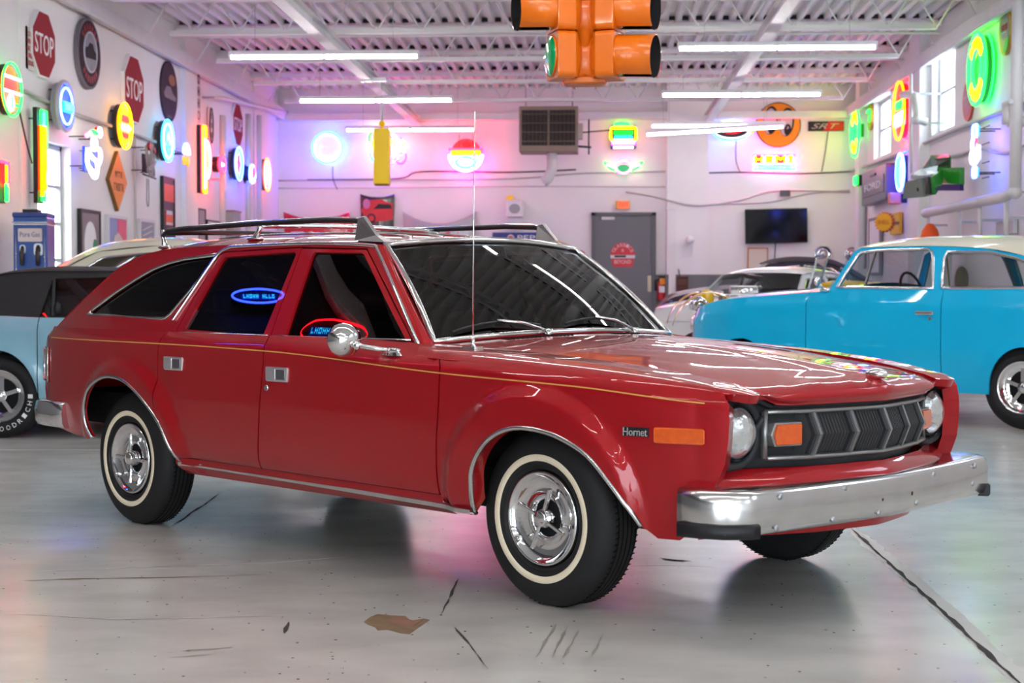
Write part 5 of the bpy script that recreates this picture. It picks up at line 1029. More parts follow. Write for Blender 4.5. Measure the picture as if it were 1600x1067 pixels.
for u, v, hp, lb in ((1286, 397, 28, 'chrome hubcap hung on the back wall beside the black soft top'), (1332, 397, 24, 'chrome hubcap hung nearest the right corner of the back wall')):
    t, H = sign('wall_hubcap', lb, 'hubcap', 'B', u, v, hp, .1, 'hubcaps on the back wall'); MB().lathe([(H*.5, .06), (H*.48, .0), (H*.42, .01), (H*.36, .05), (H*.26, .05), (H*.22, -.02), (H*.12, -.06), (.001, -.07)], 32, 'y').build('dish', chrome, t); MB().lathe([(H*.40, -.002), (H*.37, .012)], 32, 'y').build('dark_band', blk, t); MB().cyl((0, .0, 0), (0, .09, 0), .03, 10).build('peg', steel, t)
# conduits and cables on the back wall
def cable(name, label, pts, r, mat, cat='cable'):
    o = MB().tube(smoothp([tuple(p) for p in pts], 6), r, 6).build(name, mat); return tag(o, label, cat)
grey = pm('conduit_grey', (.45, .44, .43), .5); dk = pm('cable_dark', (.06, .05, .05), .5)
B = lambda u, v, o=.03: ony(u, v, YB-o)
cable('conduit', 'thin dark conduit across the back wall under the left neon signs', [B(432, 282), B(600, 281), B(800, 279), B(905, 271), B(1040, 268)], .014, grey)
cable('conduit', 'pale conduit line across the back wall above the car hoods', [B(432, 294), B(620, 293), B(800, 291), B(1040, 292)], .012, pm('conduit_white', (.6, .58, .57), .5))
cable('power_cable', 'black cable sagging between the left back-wall neon signs', [B(480, 281), B(620, 279), B(660, 268), B(800, 269), B(900, 265)], .014, dk)
cable('power_cable', 'black cable along the back wall under the orange eyes sign', [B(1108, 270), B(1160, 269), B(1250, 271), B(1328, 268)], .013, dk)
cable('power_cable', 'grey cable sagging from the door top past the pilaster', [B(978, 300), B(1020, 307, .34), B(1075, 320, .34), B(1110, 320, .34), B(1160, 312), B(1215, 298), B(1328, 300)], .016, grey)
cable('power_cable', 'upper grey cable near the television wiring', [B(1110, 319), B(1200, 316), B(1260, 303), B(1328, 297)], .012, grey)
cable('sign_cord', 'thin cord below the black and red badge sign', [B(1294, 204), B(1290, 235), B(1284, 268)], .008, dk)
cable('sign_cord', 'thin cord dropping from the white and blue oval neon', [B(1150, 218), B(1150, 250), B(1156, 268)], .008, dk)
# ---- right wall
Rw = lambda u, v, o=.03: onx(u, v, XR-o)
Lw = lambda u, v, o=.03: onx(u, v, XL+o)
t, H = sign('neon_sign', 'largest green double-ring neon with yellow letters on the right wall', 'neon sign', 'R', 1531, 108, 112, .12, 'neon signs on the walls')
disc(t, H*.47, H*.47, pm('green_cabinet', (.03, .22, .06), .4), 0, .06, name='cabinet'); disc(t, H*.45, H*.45, pm('green_face', (.02, .30, .07), .4), -.01, 0); ring(t, H*.49, H*.49, .024, nm_('green')); ring(t, H*.25, H*.27, .022, nm_('green')); ring(t, H*.47, H*.47, .014, nm_('green'), .07)
for k in range(5):
    for sg in (1, -1):
        a_ = sg*pi/2+(k-2)*R(24)*-sg; scrib('O', H*.12, H*.15, nm_('yellow'), t, 0, -.04, 0, .02, M=Matrix.Translation((H*.36*cos(a_), 0, H*.36*sin(a_))) @ Matrix.Rotation(-(a_-sg*pi/2), 4, 'Y'))
mounts(t, H*.3, H*.3, .11)
t, H = sign('neon_sign', 'green ring neon with yellow letters in the right back corner', 'neon sign', 'R', 1339, 207, 76, .12, 'neon signs on the walls')
disc(t, H*.47, H*.47, MT['green_cabinet'], 0, .06, name='cabinet'); ring(t, H*.49, H*.49, .026, nm_('green')); ring(t, H*.2, H*.24, .022, nm_('green'))
for k in range(5):
    for sg in (1, -1):
        a_ = sg*pi/2+(k-2)*R(24)*-sg; scrib('O', H*.13, H*.15, nm_('yellow'), t, 0, -.04, 0, .02, M=Matrix.Translation((H*.35*cos(a_), 0, H*.35*sin(a_))) @ Matrix.Rotation(-(a_-sg*pi/2), 4, 'Y'))
mounts(t, H*.3, H*.3, .11)
def tin(u, v, hp, label, cols):
    t, H = sign('tin_sign', label, 'sign', 'R', u, v, hp, .04); disc(t, H*.5, H*.5, pm('tin_'+cols[0], cols[1], .4), 0, .03, name='rim'); disc(t, H*.38, H*.38, pm('tin_in_'+cols[0], cols[2], .4), -.005, .01); return t, H
t, H = tin(1570, 49, 74, 'round yellow-rimmed tin sign in the top right corner', ('yellow', (.62, .36, .02), (.30, .27, .25)))
scrib('MOTOR OIL', H*.5, H*.13, pm('tin_red', (.55, .05, .05), .4), t, 0, -.006, H*.08, .004); scrib('OILS', H*.42, H*.13, signwhite, t, 0, -.006, -.08*H, .004); MB().prism([(.42*H, -.15*H), (.1*H, -.2*H), (-.1*H, -.42*H), (.1*H, -.47*H), (.3*H, -.38*H)], -.012, -.006).build('green_corner', pm('tin_green', (.03, .55, .05), .4), t)
t, H = tin(1511, 158, 62, 'round dark red tin sign behind the largest green neon', ('red', (.40, .02, .07), (.45, .06, .14)))
scrib('GULF', H*.5, H*.2, pm('tin_pink', (.7, .4, .5), .4), t, 0, -.006, 0, .004)
t, H = tin(1359, 183, 42, 'round orange tin sign with green and yellow marks by the far right window', ('orange', (.55, .22, .03), (.45, .35, .02))); line(t, [(-.25*H, .2*H), (.3*H, .25*H), (.25*H, -.2*H)], .014, nm_('green'), -.03, 'glow_line')
# red neon ring
t, H = sign('neon_sign', 'red-glowing orange ring neon with white lettering on the right wall', 'neon sign', 'R', 1408, 173, 92, .13, 'neon signs on the walls')
disc(t, H*.46, H*.46, pm('red_cabinet', (.35, .02, .03), .4), 0, .07, name='cabinet'); disc(t, H*.44, H*.44, lit('red'), -.01, 0); ring(t, H*.49, H*.49, .020, nm_('orange')); ring(t, H*.47, H*.47, .018, nm_('red'), .08); bx_(t, H*.84, H*.15, lit('green'), -.03, -.01, 0, H*.10, 'green_band', .03); bx_(t, H*.92, H*.26, lit('white'), -.03, -.01, 0, -H*.14, 'white_band', .03); scrib('GARAGE', H*.8, H*.12, nm_('green'), t, 0, -.035, H*.10, .01); scrib('OPEN', H*.8, H*.2, nm_('white'), t, 0, -.035, -H*.14, .01); mounts(t, H*.3, H*.3, .11)
t, H = sign('neon_sign', 'blue and white oval neon under the red ring on the right wall', 'neon sign', 'R', 1410, 269, 58, .13, 'neon signs on the walls'); disc(t, H*.46, H*.46, cabm, 0, .07, name='cabinet'); ring(t, H*.49, H*.49, .024, nm_('blue')); ring(t, H*.40, H*.42, .022, nm_('cyan')); disc(t, H*.38, H*.4, lit('white'), -.012, 0); disc(t, H*.1, H*.1, lit('orange'), -.03, -.012, 0, H*.25, 'spot'); disc(t, H*.1, H*.1, lit('orange'), -.03, -.012, 0, -H*.28, 'spot'); mounts(t, H*.3, H*.3, .2)
t, H = sign('neon_sign', 'tall blue and white character-shaped neon above the teal car roof', 'neon sign', 'R', 1528, 237, 84, .26, 'neon signs on the walls')
bx_(t, H*.26, H*.2, lit('cyan'), -.03, 0, 0, H*.38, 'top_block', .03); line(t, rrect(H*.28, H*.22, .03, 3, 0, H*.38), .02, nm_('blue'), closed=True); line(t, smoothp([(-.05*H, .25*H), (-.16*H, .18*H), (-.12*H, .05*H), (.14*H, .02*H), (.2*H, -.1*H), (.05*H, -.2*H), (-.2*H, -.18*H), (-.22*H, -.02*H), (.0, .1*H), (-.12*H, .2*H)], 6), .032, nm_('white')); bx_(t, H*.3, H*.3, lit('white'), .0, .02, 0, -H*.02, 'body_panel', .05); bx_(t, H*.2, H*.16, lit('cyan'), -.03, 0, 0, -H*.38, 'base_block', .03); line(t, rrect(H*.22, H*.18, .03, 3, 0, -H*.38), .02, nm_('blue'), closed=True); line(t, [(.1*H, .26*H), (.02*H, .12*H), (.06*H, .0)], .016, nm_('red'))
for z in (.46, .15, -.2, -.48): MB().box((0, .10, z*H), (H*.5, .012, .012)).build('frame_bar', black, t)
mounts(t, H*.2, H*.4, .25)
t, H = sign('neon_sign', 'small square green light below the corner green ring', 'neon sign', 'R', 1340, 282, 16, .18, 'neon signs on the walls'); bx_(t, H*1.6, H, cabm, 0, .1, name='cabinet'); bx_(t, H*1.4, H*.85, lit('green'), -.02, 0, 0, 0, 'face', .04); line(t, rrect(H*1.3, H*.7, .04), .02, nm_('green'), closed=True); mounts(t, H*.5, 0, .17, 2)
# tailgate
a, b = onx(1350, 290, XR-.18), onx(1388, 290, XR-.18); p = (a+b)/2; L = abs(a.y-b.y); H = 54*p.y/FPX
t = thing('truck_tailgate', 'dark blue-grey pickup tailgate with white letters on the right wall', 'tailgate', p, -pi/2); p.z = onx(1369, 290, XR-.18).z
tm = pm('tailgate_grey', (.14, .13, .19), .35, .3); MB().prism(rrect(L, H, .06), -.04, .14).build('skin', tm, t, bevel=.02); bx_(t, L*.86, H*.5, pm('tailgate_in', (.12, .11, .17), .35, .3), -.055, -.03, 0, -H*.02, 'pressing'); text('FORD', L*.66, H*.2, signwhite, t, 0, -.056, -H*.02, .01); MB().box((0, -.05, H*.3), (L*.22, .03, H*.06)).build('latch_handle', black, t); MB().box((0, .1, -H*.3), (L*.9, .1, H*.3)).build('inner_panel', pm('tailgate_blue', (.02, .02, .08), .4), t)
t, H = sign('marker_light', 'small orange lamp box beside the pickup tailgate', 'lamp', 'R', 1388, 310, 18, .3); MB().box((0, .1, 0), (H*.7, .2, H)).build('lens', pm('marker_orange', (.75, .22, .12), .4), t, bevel=.02); MB().box((0, .25, 0), (H*.6, .1, H*.8)).build('base', black, t)
# green half-car wall sculpture
gp = pm('green_paint', (.02, .24, .015), .3, coat=1); dkg = pm('sculpt_dark', (.012, .03, .012), .4)
q0 = onx(1463, 270, XR-.05); S_ = q0.y/FPX
t = thing('car_wall_sculpture', 'green half-car wall sculpture with open door', 'wall sculpture', q0, -pi/2)
def gpx(u, v, o): p = onx(u, v, XR-o); return (-(p.y-q0.y), -(q0.x-p.x), p.z-q0.z)
def poly3(name, P, mat, thick=.05):
    m = MB(); A = [Vector(gpx(*p)) for p in P]; n = (A[1]-A[0]).cross(A[2]-A[0]).normalized()*thick; k = len(A)
    m.add([tuple(p) for p in A]+[tuple(p-n) for p in A], [tuple(range(k)), tuple(range(2*k-1, k-1, -1))]+[(i, k+i, k+(i+1) % k, (i+1) % k) for i in range(k)]); return m.build(name, mat, t)
poly3('door_panel', [(1465, 263, .45), (1507, 262, .20), (1507, 288, .20), (1467, 287, .45)], gp, .08)
poly3('sill', [(1470, 288, .4), (1506, 288, .2), (1506, 298, .2), (1470, 298, .4)], pm('sculpt_blue', (.01, .015, .10), .4), .06)
poly3('window_frame', [(1448, 267, .45), (1457, 247, .3), (1486, 245, .15), (1486, 262, .15)], gp, .05); poly3('window', [(1453, 265, .47), (1460, 250, .33), (1484, 248, .18), (1484, 262, .2)], dkg, .02)
poly3('windscreen', [(1434, 272, .75), (1452, 247, .4), (1456, 248, .35), (1449, 268, .5)], pm('sculpt_glass', (.30, .30, .34), .15), .03)
poly3('bonnet', [(1424, 280, .95), (1436, 271, .75), (1466, 264, .45), (1464, 275, .55), (1450, 280, .85)], pm('sculpt_grey', (.40, .42, .40), .25, coat=1), .05)
poly3('nose', [(1424, 282, .98), (1450, 276, .9), (1455, 305, .85), (1422, 308, .95)], pm('sculpt_grille', (.16, .21, .15), .35), .10)
poly3('fender', [(1450, 277, .88), (1466, 266, .48), (1467, 286, .5), (1455, 305, .84)], gp, .06)
poly3('headlamp_trim', [(1447, 278, .93), (1454, 276, .9), (1456, 303, .88), (1449, 303, .92)], dkg, .03); poly3('headlamp_trim', [(1422, 283, 1.0), (1428, 282, 1.0), (1427, 305, .98), (1421, 306, .98)], dkg, .03)
for u, v in ((1436, 295),): MB().sphere(gpx(u, v, .97), .07, 14, 8, (1, .5, .6)).build('badge', dkg, t)
# shell sign, box, cone, small frames, tap
t, H = sign('scallop_sign', 'yellow scalloped shell-shaped sign with red lettering', 'sign', 'R', 1381, 347, 32, .40); ysg = pm('shell_yellow', (.82, .42, .01), .4)
sc_ = [((.46+.04*cos(18*a))*H*1.0*cos(a), (.46+.04*cos(18*a))*H*sin(a)) for a in [2*pi*k/108 for k in range(108)]]
t.rotation_euler.z = -R(35); MB().prism(sc_, 0, .10).build('edge', pm('shell_red', (.62, .10, .02), .4), t); MB().prism([(x*.93, z*.93) for x, z in sc_], -.006, .0).build('face', ysg, t); text('SHELL', H*.62, H*.2, pm('shell_letter', (.58, .09, .02), .4), t, 0, -.007, 0, .006); MB().cyl((0, .08, 0), (0, .56, 0), .03, 8).build('arm', steel, t)
board('wall_poster', 'yellow and grey panel behind the scalloped sign', 'R', 1392, 333, 1406, 366, pm('panel_yellow', (.72, .46, .03), .5), None, .06, 'panel')
board('poster', 'small dark framed picture left of the orange traffic cone', 'R', 1419, 348, 1430, 368, pm('small_dark', (.09, .07, .07), .5), pm('frame_yellow', (.6, .4, .05), .5), .06)
board('poster', 'pale framed picture above the teal car roof', 'R', 1557, 345, 1585, 366, pm('pale_pic', (.55, .50, .50), .5, noise=.3, nscale=3), wf, .05)
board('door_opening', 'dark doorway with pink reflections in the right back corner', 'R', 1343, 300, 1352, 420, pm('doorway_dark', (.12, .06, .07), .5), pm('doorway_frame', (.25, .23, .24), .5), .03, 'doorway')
board('white_cabinet_door', 'white cabinet door behind the scalloped sign', 'R', 1358, 340, 1375, 430, walls, MT['doorway_frame'], .06, 'cabinet')
# pipes on the right wall
pw = pm('pipe_white', (.68, .66, .65), .5)
def pipe(name, label, pts, r, mat=pw, kids=()):
    o = thing(name, label, 'pipe', pts[0]); P = [Vector(p)-Vector(pts[0]) for p in pts]
    MB().tube([tuple(p) for p in P], r, 12).build('pipe_run', mat, o)
    X_ = XR if pts[0][0] > 0 else XL; c_ = (P[0]+P[-1])*.5 if len(P) < 3 else P[1]; g_ = X_-pts[0][0]-c_.x
    if abs(g_) < .6: MB().box((c_.x+g_/2, c_.y, c_.z), (abs(g_), .03, .03)).build('pipe_clip', steel, o)
    for k in kids: MB().sphere(P[k], r*1.2, 12, 8).build('pipe_elbow', mat, o)
    return o
pipe('pipe', 'thick white pipe bending down beside the red ring neon', [Rw(1411, 148, .45), Rw(1422, 147, .45), Rw(1430, 152, .45), Rw(1432, 165, .45), Rw(1432, 187, .45), Rw(1448, 191, .30)], .062, kids=(2, 4))
pipe('pipe', 'white drain pipe running down to the elbow at the right photo edge', [Rw(1591, -10, .3), Rw(1586, 300, .3), Rw(1570, 307, .3), Rw(1493, 323, .3), Rw(1446, 333, .3)], .07, kids=(1,))
for k, (u, v0, v1) in enumerate(((1499, 322, 372), (1531, 316, 372), (1572, 308, 372), (1450, 332, 372))): pipe('pipe', ('thin white pipe left of the pale framed picture', 'thin white pipe directly above the teal car roof', 'thin white pipe over the pale framed picture', 'thin white pipe beside the orange cone')[k], [Rw(u, v0, .28), Rw(u, v1, .28)], .03)
pipe('pipe', 'thin pipe rising in front of the red ring neon', [Rw(1424, 115, .5), Rw(1424, 270, .5)], .018)
cable('conduit', 'conduit running along the right wall below the windows', [Rw(1600, 163, .08), Rw(1500, 200, .08), Rw(1453, 220, .08), Rw(1400, 243, .08), Rw(1328, 268, .08)], .03, grey)
cable('power_cable', 'grey cable drooping behind the blue and white right wall neon', [Rw(1600, 228, .05), Rw(1570, 240, .05), Rw(1530, 232, .05), Rw(1500, 242, .05), Rw(1452, 250, .05)], .02, grey)
t, H = sign('pipe_valve', 'white tap valve on the drain pipe at the right edge', 'valve', 'R', 1574, 178, 40, .38); MB().cyl((0, 0, -H*.4), (0, 0, H*.35), .06, 10).build('valve_body', pw, t); MB().cyl((-.16, 0, H*.42), (.16, 0, H*.42), .03, 8).build('handle', pw, t); MB().cyl((0, 0, -H*.3), (0, .3, -H*.3), .06, 10).build('branch', pw, t)
# conduits on the left wall
cable('conduit', 'long conduit sloping along the left wall behind the neon signs', [Lw(20, 133, .05), Lw(110, 175, .05), Lw(171, 196, .05), Lw(260, 228, .05), Lw(350, 262, .05)], .022, grey)
cable('conduit', 'vertical conduit between the posters on the left wall', [Lw(210, 210, .05), Lw(211, 300, .05), Lw(211, 395, .05)], .018, grey)
cable('sign_cord', 'thin cord hanging from the green-ringed neon', [Lw(30, 172, .1), Lw(42, 225, .1), Lw(50, 255, .1)], .010, dk)
for k, (u, v0, v1) in enumerate(((348, 180, 380), (388, 178, 380), (405, 180, 380))): pipe('pipe', ('pale vertical pipe beside the blue ring neon with cross', 'pale vertical pipe behind the burst neon', 'pale vertical pipe near the back left corner')[k], [Lw(u, v0, .2), Lw(u, v1, .2)], .05)
pipe('pipe', 'thin white pipe crossing high in the back left corner', [Lw(338, 152, .3), Lw(345, 152, .3), ony(445, 176, 31.0)], .03)
# ================================================================ TRAFFIC SIGNAL
tp = ony(914, 60, 11.5); tsg = thing('traffic_signal', 'orange hanging traffic signal with a green lens and black-lipped visors', 'traffic signal', tp, 0)
om = pm('signal_orange', (.72, .155, .004), .35, coat=.4); SEC = .343
glm = pm('green_lens', (.0, .22, .07), .1, coat=1, emit=(0, .35, .10), es=.25); rlm = pm('red_signal_lens', (.25, .01, .01), .1, coat=1); ylm = pm('amber_signal_lens', (.45, .2, .01), .1, coat=1)
def head(phi, dx, dy, visors, z0=-.30):
    Mh = Matrix.Translation((dx, dy, z0)) @ Matrix.Rotation(phi, 4, 'Z')
    hd_ = MB()
    for k in range(3):
        zc_ = SEC*(k+.5); hd_.prism(rrect(.335, SEC-.006, .05, 4, 0, zc_), -.09, .04, M=Mh)
    hd_ = hd_ if False else hd_
    body = None
    for k in range(3):
        zc_ = SEC*(k+.5)
        b = MB(); b.prism(rrect(.335, SEC-.006, .04, 4, 0, zc_), -.09, .05, M=Mh)
        b.grid(lambda u, v: (-.13+.26*u, .05+.085*sin(pi*u)**.6*(.55+.45*sin(pi*v)), zc_-SEC*.47+SEC*.94*v), 10, 8, True, Mh)
        b = b.build('signal_section', om, tsg, bevel=.008)
        MB().lathe([(.150, -.088), (.155, -.096), (.148, -.104)], 32, 'y', Mh @ Matrix.Translation((0, 0, zc_))).build('lens_ring', om, b)
        MB().lathe([(.150, -.095), (.13, -.112), (.08, -.128), (.001, -.135)], 32, 'y', Mh @ Matrix.Translation((0, 0, zc_))).build('lens', (glm, ylm, rlm)[k], b)
        if visors[k]:
            Mv = Mh @ Matrix.Translation((0, 0, zc_)) @ Matrix.Rotation(R(3), 4, 'X'); v = MB()
            n = 32; a0, a1 = R(-60), R(240); vs = []
            for i in range(n+1):
                a = a0+(a1-a0)*i/n
                for r_, y_ in ((.158, -.09), (.158, -.36), (.153, -.36), (.153, -.09)): vs.append((r_*cos(a), y_, r_*sin(a)))
            v.add(vs, [(i*4+j, i*4+j+1, i*4+5+j, i*4+4+j) for i in range(n) for j in (0, 1)], True, Mv); v.build('visor', om, b)
            v = MB(); v.add([tuple(Vector(p)*1) for p in vs], [(i*4+2, i*4+3, i*4+7, i*4+6) for i in range(n)], True, Mv); v.build('visor_lining', matblack, b)
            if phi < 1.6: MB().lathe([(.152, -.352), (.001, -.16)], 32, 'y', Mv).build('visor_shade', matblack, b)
head(-R(73), -.155, .02, (0, 1, 1)); head(R(73), .165, .02, (1, 1, 1)); head(pi, .0, .12, (1, 1, 1), -.33)
for z in (-.30, .30): MB().box((0, .05, z), (.30, .12, .05)).build('spider_bracket', om, tsg, bevel=.01)
MB().cyl((0, .06, -.3), (0, .06, .85), .06, 12).build('centre_post', om, tsg); MB().cyl((0, .06, .8), (0, .06, 5.1-tp.z), .025, 8).build('hanger_pipe', steel, tsg)
# ================================================================ GAS PUMP
p = ony(47, 360, 16.3); gp_ = thing('gas_pump', 'blue vintage fuel pump with two black nozzles by the left window', 'gas pump', (p.x, 16.3, 0), R(8)); q = 16.3/FPX
bl = pm('pump_blue', (.015, .075, .33), .3, coat=.6); h = CH+(448-331)*q; w = 53*q
MB().prism(rrect(w, h-.05, .03, 3, 0, h/2), 0, .42).build('cabinet', bl, gp_, bevel=.01); MB().box((0, .2, .02), (w+.06, .5, .06)).build('plinth', black, gp_)
MB().box((0, .2, h-.02), (w*1.02, .44, .05)).build('cap', pm('pump_cap', (.02, .05, .22), .3), gp_, bevel=.01); MB().box((-.02, .2, h+.025), (w*.45, .2, .04)).build('lamp_socket', black, gp_)
for dz_, c in ((.10, chrome), (.12, white)): MB().box((0, .2, h-dz_), (w*1.03, .44, .012)).build('trim_band', c, gp_)
hp_ = .62; m = MB(); P_ = [(-w*.42, 0, h-.16), (w*.42, 0, h-.16), (w*.42, 0, h-1.2), (-w*.42, 0, h-1.2)]; m.tube([(x, -.004, z) for x, y, z in P_], .007, 6, True); m.build('door_trim', chrome, gp_)
MB().prism(rrect(w*.70, 21*q, .015, 3, 0, h-35*q), -.012, .0).build('sign_plate', pm('pump_cream', (.70, .62, .60), .5), gp_); text('Pure Gas', w*.58, 8*q, pm('pump_letter', (.10, .12, .33), .5), gp_, 0, -.012, h-34*q, .003)
for sx, zz in ((-.22, 0), (.24, 0)):
    x = sx*w; z = h-58*q
    MB().prism(rrect(.062 if sx < 0 else .09, .10 if sx < 0 else .13, .03, 4, x, z), -.015, 0).build('nozzle_plate', steel, gp_); MB().prism(ell(.02 if sx < 0 else .026, .035 if sx < 0 else .045, 20, x, z+.005), -.018, -.01).build('nozzle_hole', matblack, gp_)
    MB().tube([(x, -.03, z+.01), (x, -.06, z-.03), (x+.005, -.06, z-.10), (x, -.05, z-.17)], .02, 10, rs=[.016, .022, .024, .018]).build('nozzle', pm('nozzle_grey', (.06, .05, .05), .4, .5), gp_)
MB().tube([(w*.24, -.05, h-1.0), (w*.3, -.12, h-1.4), (w*.5, -.1, .5), (w*.5, .1, .4)], .015, 8).build('hose', black, gp_)
# ================================================================ OTHER CARS
def wheel(parent, x, y, r, s, style='chrome', w_=.19):
    Mx = Matrix.Translation((x, y, r)) @ Matrix.Rotation(0 if s < 0 else pi, 4, 'Z')
    ty = MB().lathe([(r*.58, .03), (r*.62, .0), (r*.75, -.01), (r*.88, .0), (r*.97, .03), (r, .06), (r, w_-.04), (r*.95, w_-.01), (r*.7, w_), (r*.58, w_-.03)], 44, 'y', Mx).build('tyre', rubber, parent)
    rm = MB().lathe([(r*.62, -.002), (r*.58, .012), (r*.55, .004), (r*.50, .04), (r*.46, .035), (r*.40, .07), (r*.01, .08)] if style != 'dish' else [(r*.62, -.004), (r*.52, .012), (r*.30, -.01), (r*.01, -.03)], 40, 'y', Mx).build('wheel_rim', chrome, parent)
    if style == 'slot':
        MB().lathe([(r*.40, .062), (r*.01, .062)], 32, 'y', Mx).build('rim_shadow', matblack, rm); MB().lathe([(r*.16, .06), (r*.14, .02), (r*.01, .015)], 24, 'y', Mx).build('hub', chrome, rm)
        for k in range(5): a = 2*pi*k/5+.3; MB().bar((cos(a)*r*.1, .05, sin(a)*r*.1), (cos(a)*r*.45, .05, sin(a)*r*.45), r*.17, .03, M=Mx).build('spoke', chrome, rm)
    if style == 'white': MB().lathe([(r*.64, -.006), (r*.70, -.0125), (r*.80, -.0125), (r*.84, -.004)], 44, 'y', Mx).build('whitewall', pm('whitewall_white', (.75, .74, .72), .5), ty)
    return ty
def sedan(root, paint, roofm, WD, ZT, base, arches, gh, roofz, wins, splits, wheels, winm=None, trim=chrome, tumble=.45, belt=None, seat=None, bumper=True, names=None):
    x0, x1 = ZT[0][0], ZT[-1][0]
    def zb(x):
        z = base+.12*sst(.25, 0, x-x0)*0+.10*(1-sst(0, .35, x-x0))+.12*(1-sst(0, .4, x1-x))
        for cx, rx, rz, cz in arches:
            d = (x-cx)/rx
            if abs(d) < 1: z = max(z, cz+rz*math.sqrt(1-d*d))
        return z
    zt = lambda x: ip(x, ZT)
    def yw(x, z):
        t = (z-base)/max(.05, zt(x)-base); y = ip(x, WD)*(1-.07*max(0, .45-t)**2*4)-.05*sst(.80, 1.02, t)**2
        for cx, rx, rz, cz in arches: r_ = hypot((x-cx)/(rx*1.35), (z-cz)/(rz*1.35)); y += .018*(1-sst(.72, 1.0, r_))
        return y
    xs_ = [x0]+list(splits)+[x1]; names = names or ['rear_quarter', 'door', 'front_fender']
    for s in (-1, 1):
        for i in range(len(xs_)-1):
            a, b = xs_[i]+(.004 if i else 0), xs_[i+1]-(.004 if i < len(xs_)-2 else 0); n = max(6, int((b-a)/.03)); X = [a+(b-a)*k/n for k in range(n+1)]
            ext = sorted(set(X+[cx+sg*rx*f for cx, rx, rz, cz in arches for sg in (-1, 1) for f in (.999, .99, .97, .94, .9) if a < cx+sg*rx*f < b]))
            panel(names[i], [(x, zb(x)) for x in ext]+[(x, zt(x)) for x in X[::-1]], [], .07, lambda u, v, s=s: (u, s*yw(u, v), v), (0, s, .1), paint, root, .02)
        for cx, rx, rz, cz in arches:
            MB().lathe([(rx*1.05, ip(cx, WD)-.02), (rx*1.05, .45), (.01, .45)], 24, 'y', Matrix.Translation((cx, 0, cz)) @ Matrix.Scale(s, 4, (0, 1, 0)), a0=-.1, a1=pi+.1).build('wheel_housing', dark, root)
    # decks ahead of and behind the cabin
    g0, g1 = min(p[0] for p in gh), max(p[0] for p in gh); bz = belt or 1.1
    for nm2, a, b in (('trunk_lid', x0, g0+.25), ('hood', g1-.25, x1)):
        if b-a < .1: continue
        MB().grid(lambda u, v: (lambda x, t: (x, t*yw(x, zt(x)), zt(x)+.06*(1-t*t)*min(1, 4*min(x-x0, x1-x)+.1)))(a+(b-a)*u, 2*v-1), 24, 14).build(nm2, paint, root)
    for xe in (x0, x1): MB().grid(lambda u, v: (xe, (2*v-1)*yw(xe, zb(xe)+(zt(xe)-zb(xe))*u), zb(xe)+(zt(xe)-zb(xe))*u), 5, 8).build('end_panel', paint, root)
    MB().box(((x0+x1)/2, 0, base+.10), (x1-x0-.5, 2*ip(0, WD)-.3, .15)).build('underbody', dark, root)
    gy = lambda x, z: ip(min(max(x, g0+.1), g1-.1), WD)-.055-tumble*(z-bz)
    wg = winm or glass('clear_glass', (.75, .78, .78), 1.45)
    for s in (-1, 1):
        sf_ = panel('cabin_side', gh, wins, .08, lambda u, v, s=s: (u, s*gy(u, v), v), (0, s, .1), paint if roofm is not paint else roofm, root, .03)
        for wn in wins:
            panel('side_glass', wn, [], .2, lambda u, v, s=s: (u, s*(gy(u, v)-.02), v), (0, s, .1), wg, sf_, 0)
            if trim: MB().tube([(x, s*(gy(x, z)+.003), z) for x, z in dens(wn, .1)], .014, 6, True).build('window_trim', trim, sf_)
    # roof over the side top edge
    top = sorted(roofz, reverse=True); ed = lambda x: ip(x, sorted((p[0], p[1]) for p in top)); ct = lambda x: ip(x, sorted((p[0], p[2]) for p in top)); ra, rb = top[-1][0], top[0][0]
    def rs_(u, v):
        x = ra+(rb-ra)*u; t = 2*v-1; ze, zc_ = ed(x), ct(x); y = gy(x, ze)+.012
        return (x+.05*(1-t*t)*(1 if u > .5 else -1)*abs(2*u-1)**3, t*y, zc_-(zc_-ze)*abs(t)**3.5)
    MB().grid(rs_, 28, 24).build('roof', roofm, root)
    # screens
    fx1 = max(p[0] for p in gh); fb_ = [p for p in gh if p[0] == fx1][0]; rx1 = min(p[0] for p in gh); rb_ = [p for p in gh if p[0] == rx1][0]
    for nm2, pb, xt in (('windscreen', fb_, rb), ('rear_window', rb_, ra)):
        zt2 = ed(xt); sg = 1 if nm2 == 'windscreen' else -1
        MB().grid(lambda u, v: (pb[0]+(xt-pb[0])*v+sg*.06*(1-(2*u-1)**2), (2*u-1)*(gy(pb[0], pb[1])*(1-v)+gy(xt, zt2)*v), pb[1]+(ct(xt)-.02-pb[1])*v-(1-v)*.02), 10, 4).build(nm2, wg, root)
    for x, s_ in [(x, s) for x, r_ in wheels for s in (-1, 1)]:
        r_ = dict(wheels)[x]; wheel(root, x, s_*(ip(x, WD)-.04), r_, s_, STY)
    if seat:
        for x in (g0+.55*(g1-g0)-.25, g0+.55*(g1-g0)-1.05):
            MB().box((x+.1, 0, .62), (.5, 1.2, .22)).build('seat', seat, root, bevel=.04); MB().box((x-.16, 0, .86), (.16, 1.2, .5)).build('backrest', seat, root, bevel=.05)
        MB().tube([(g1-.62+.05*cos(2*pi*k/20), .36+.19*sin(2*pi*k/20), bz-.02+.17*cos(2*pi*k/20)) for k in range(20)], .012, 6, True).build('steering_wheel', black, root); MB().box((g1-.3, 0, bz-.10), (.3, 1.3, .16)).build('dashboard', seat, root, bevel=.03)
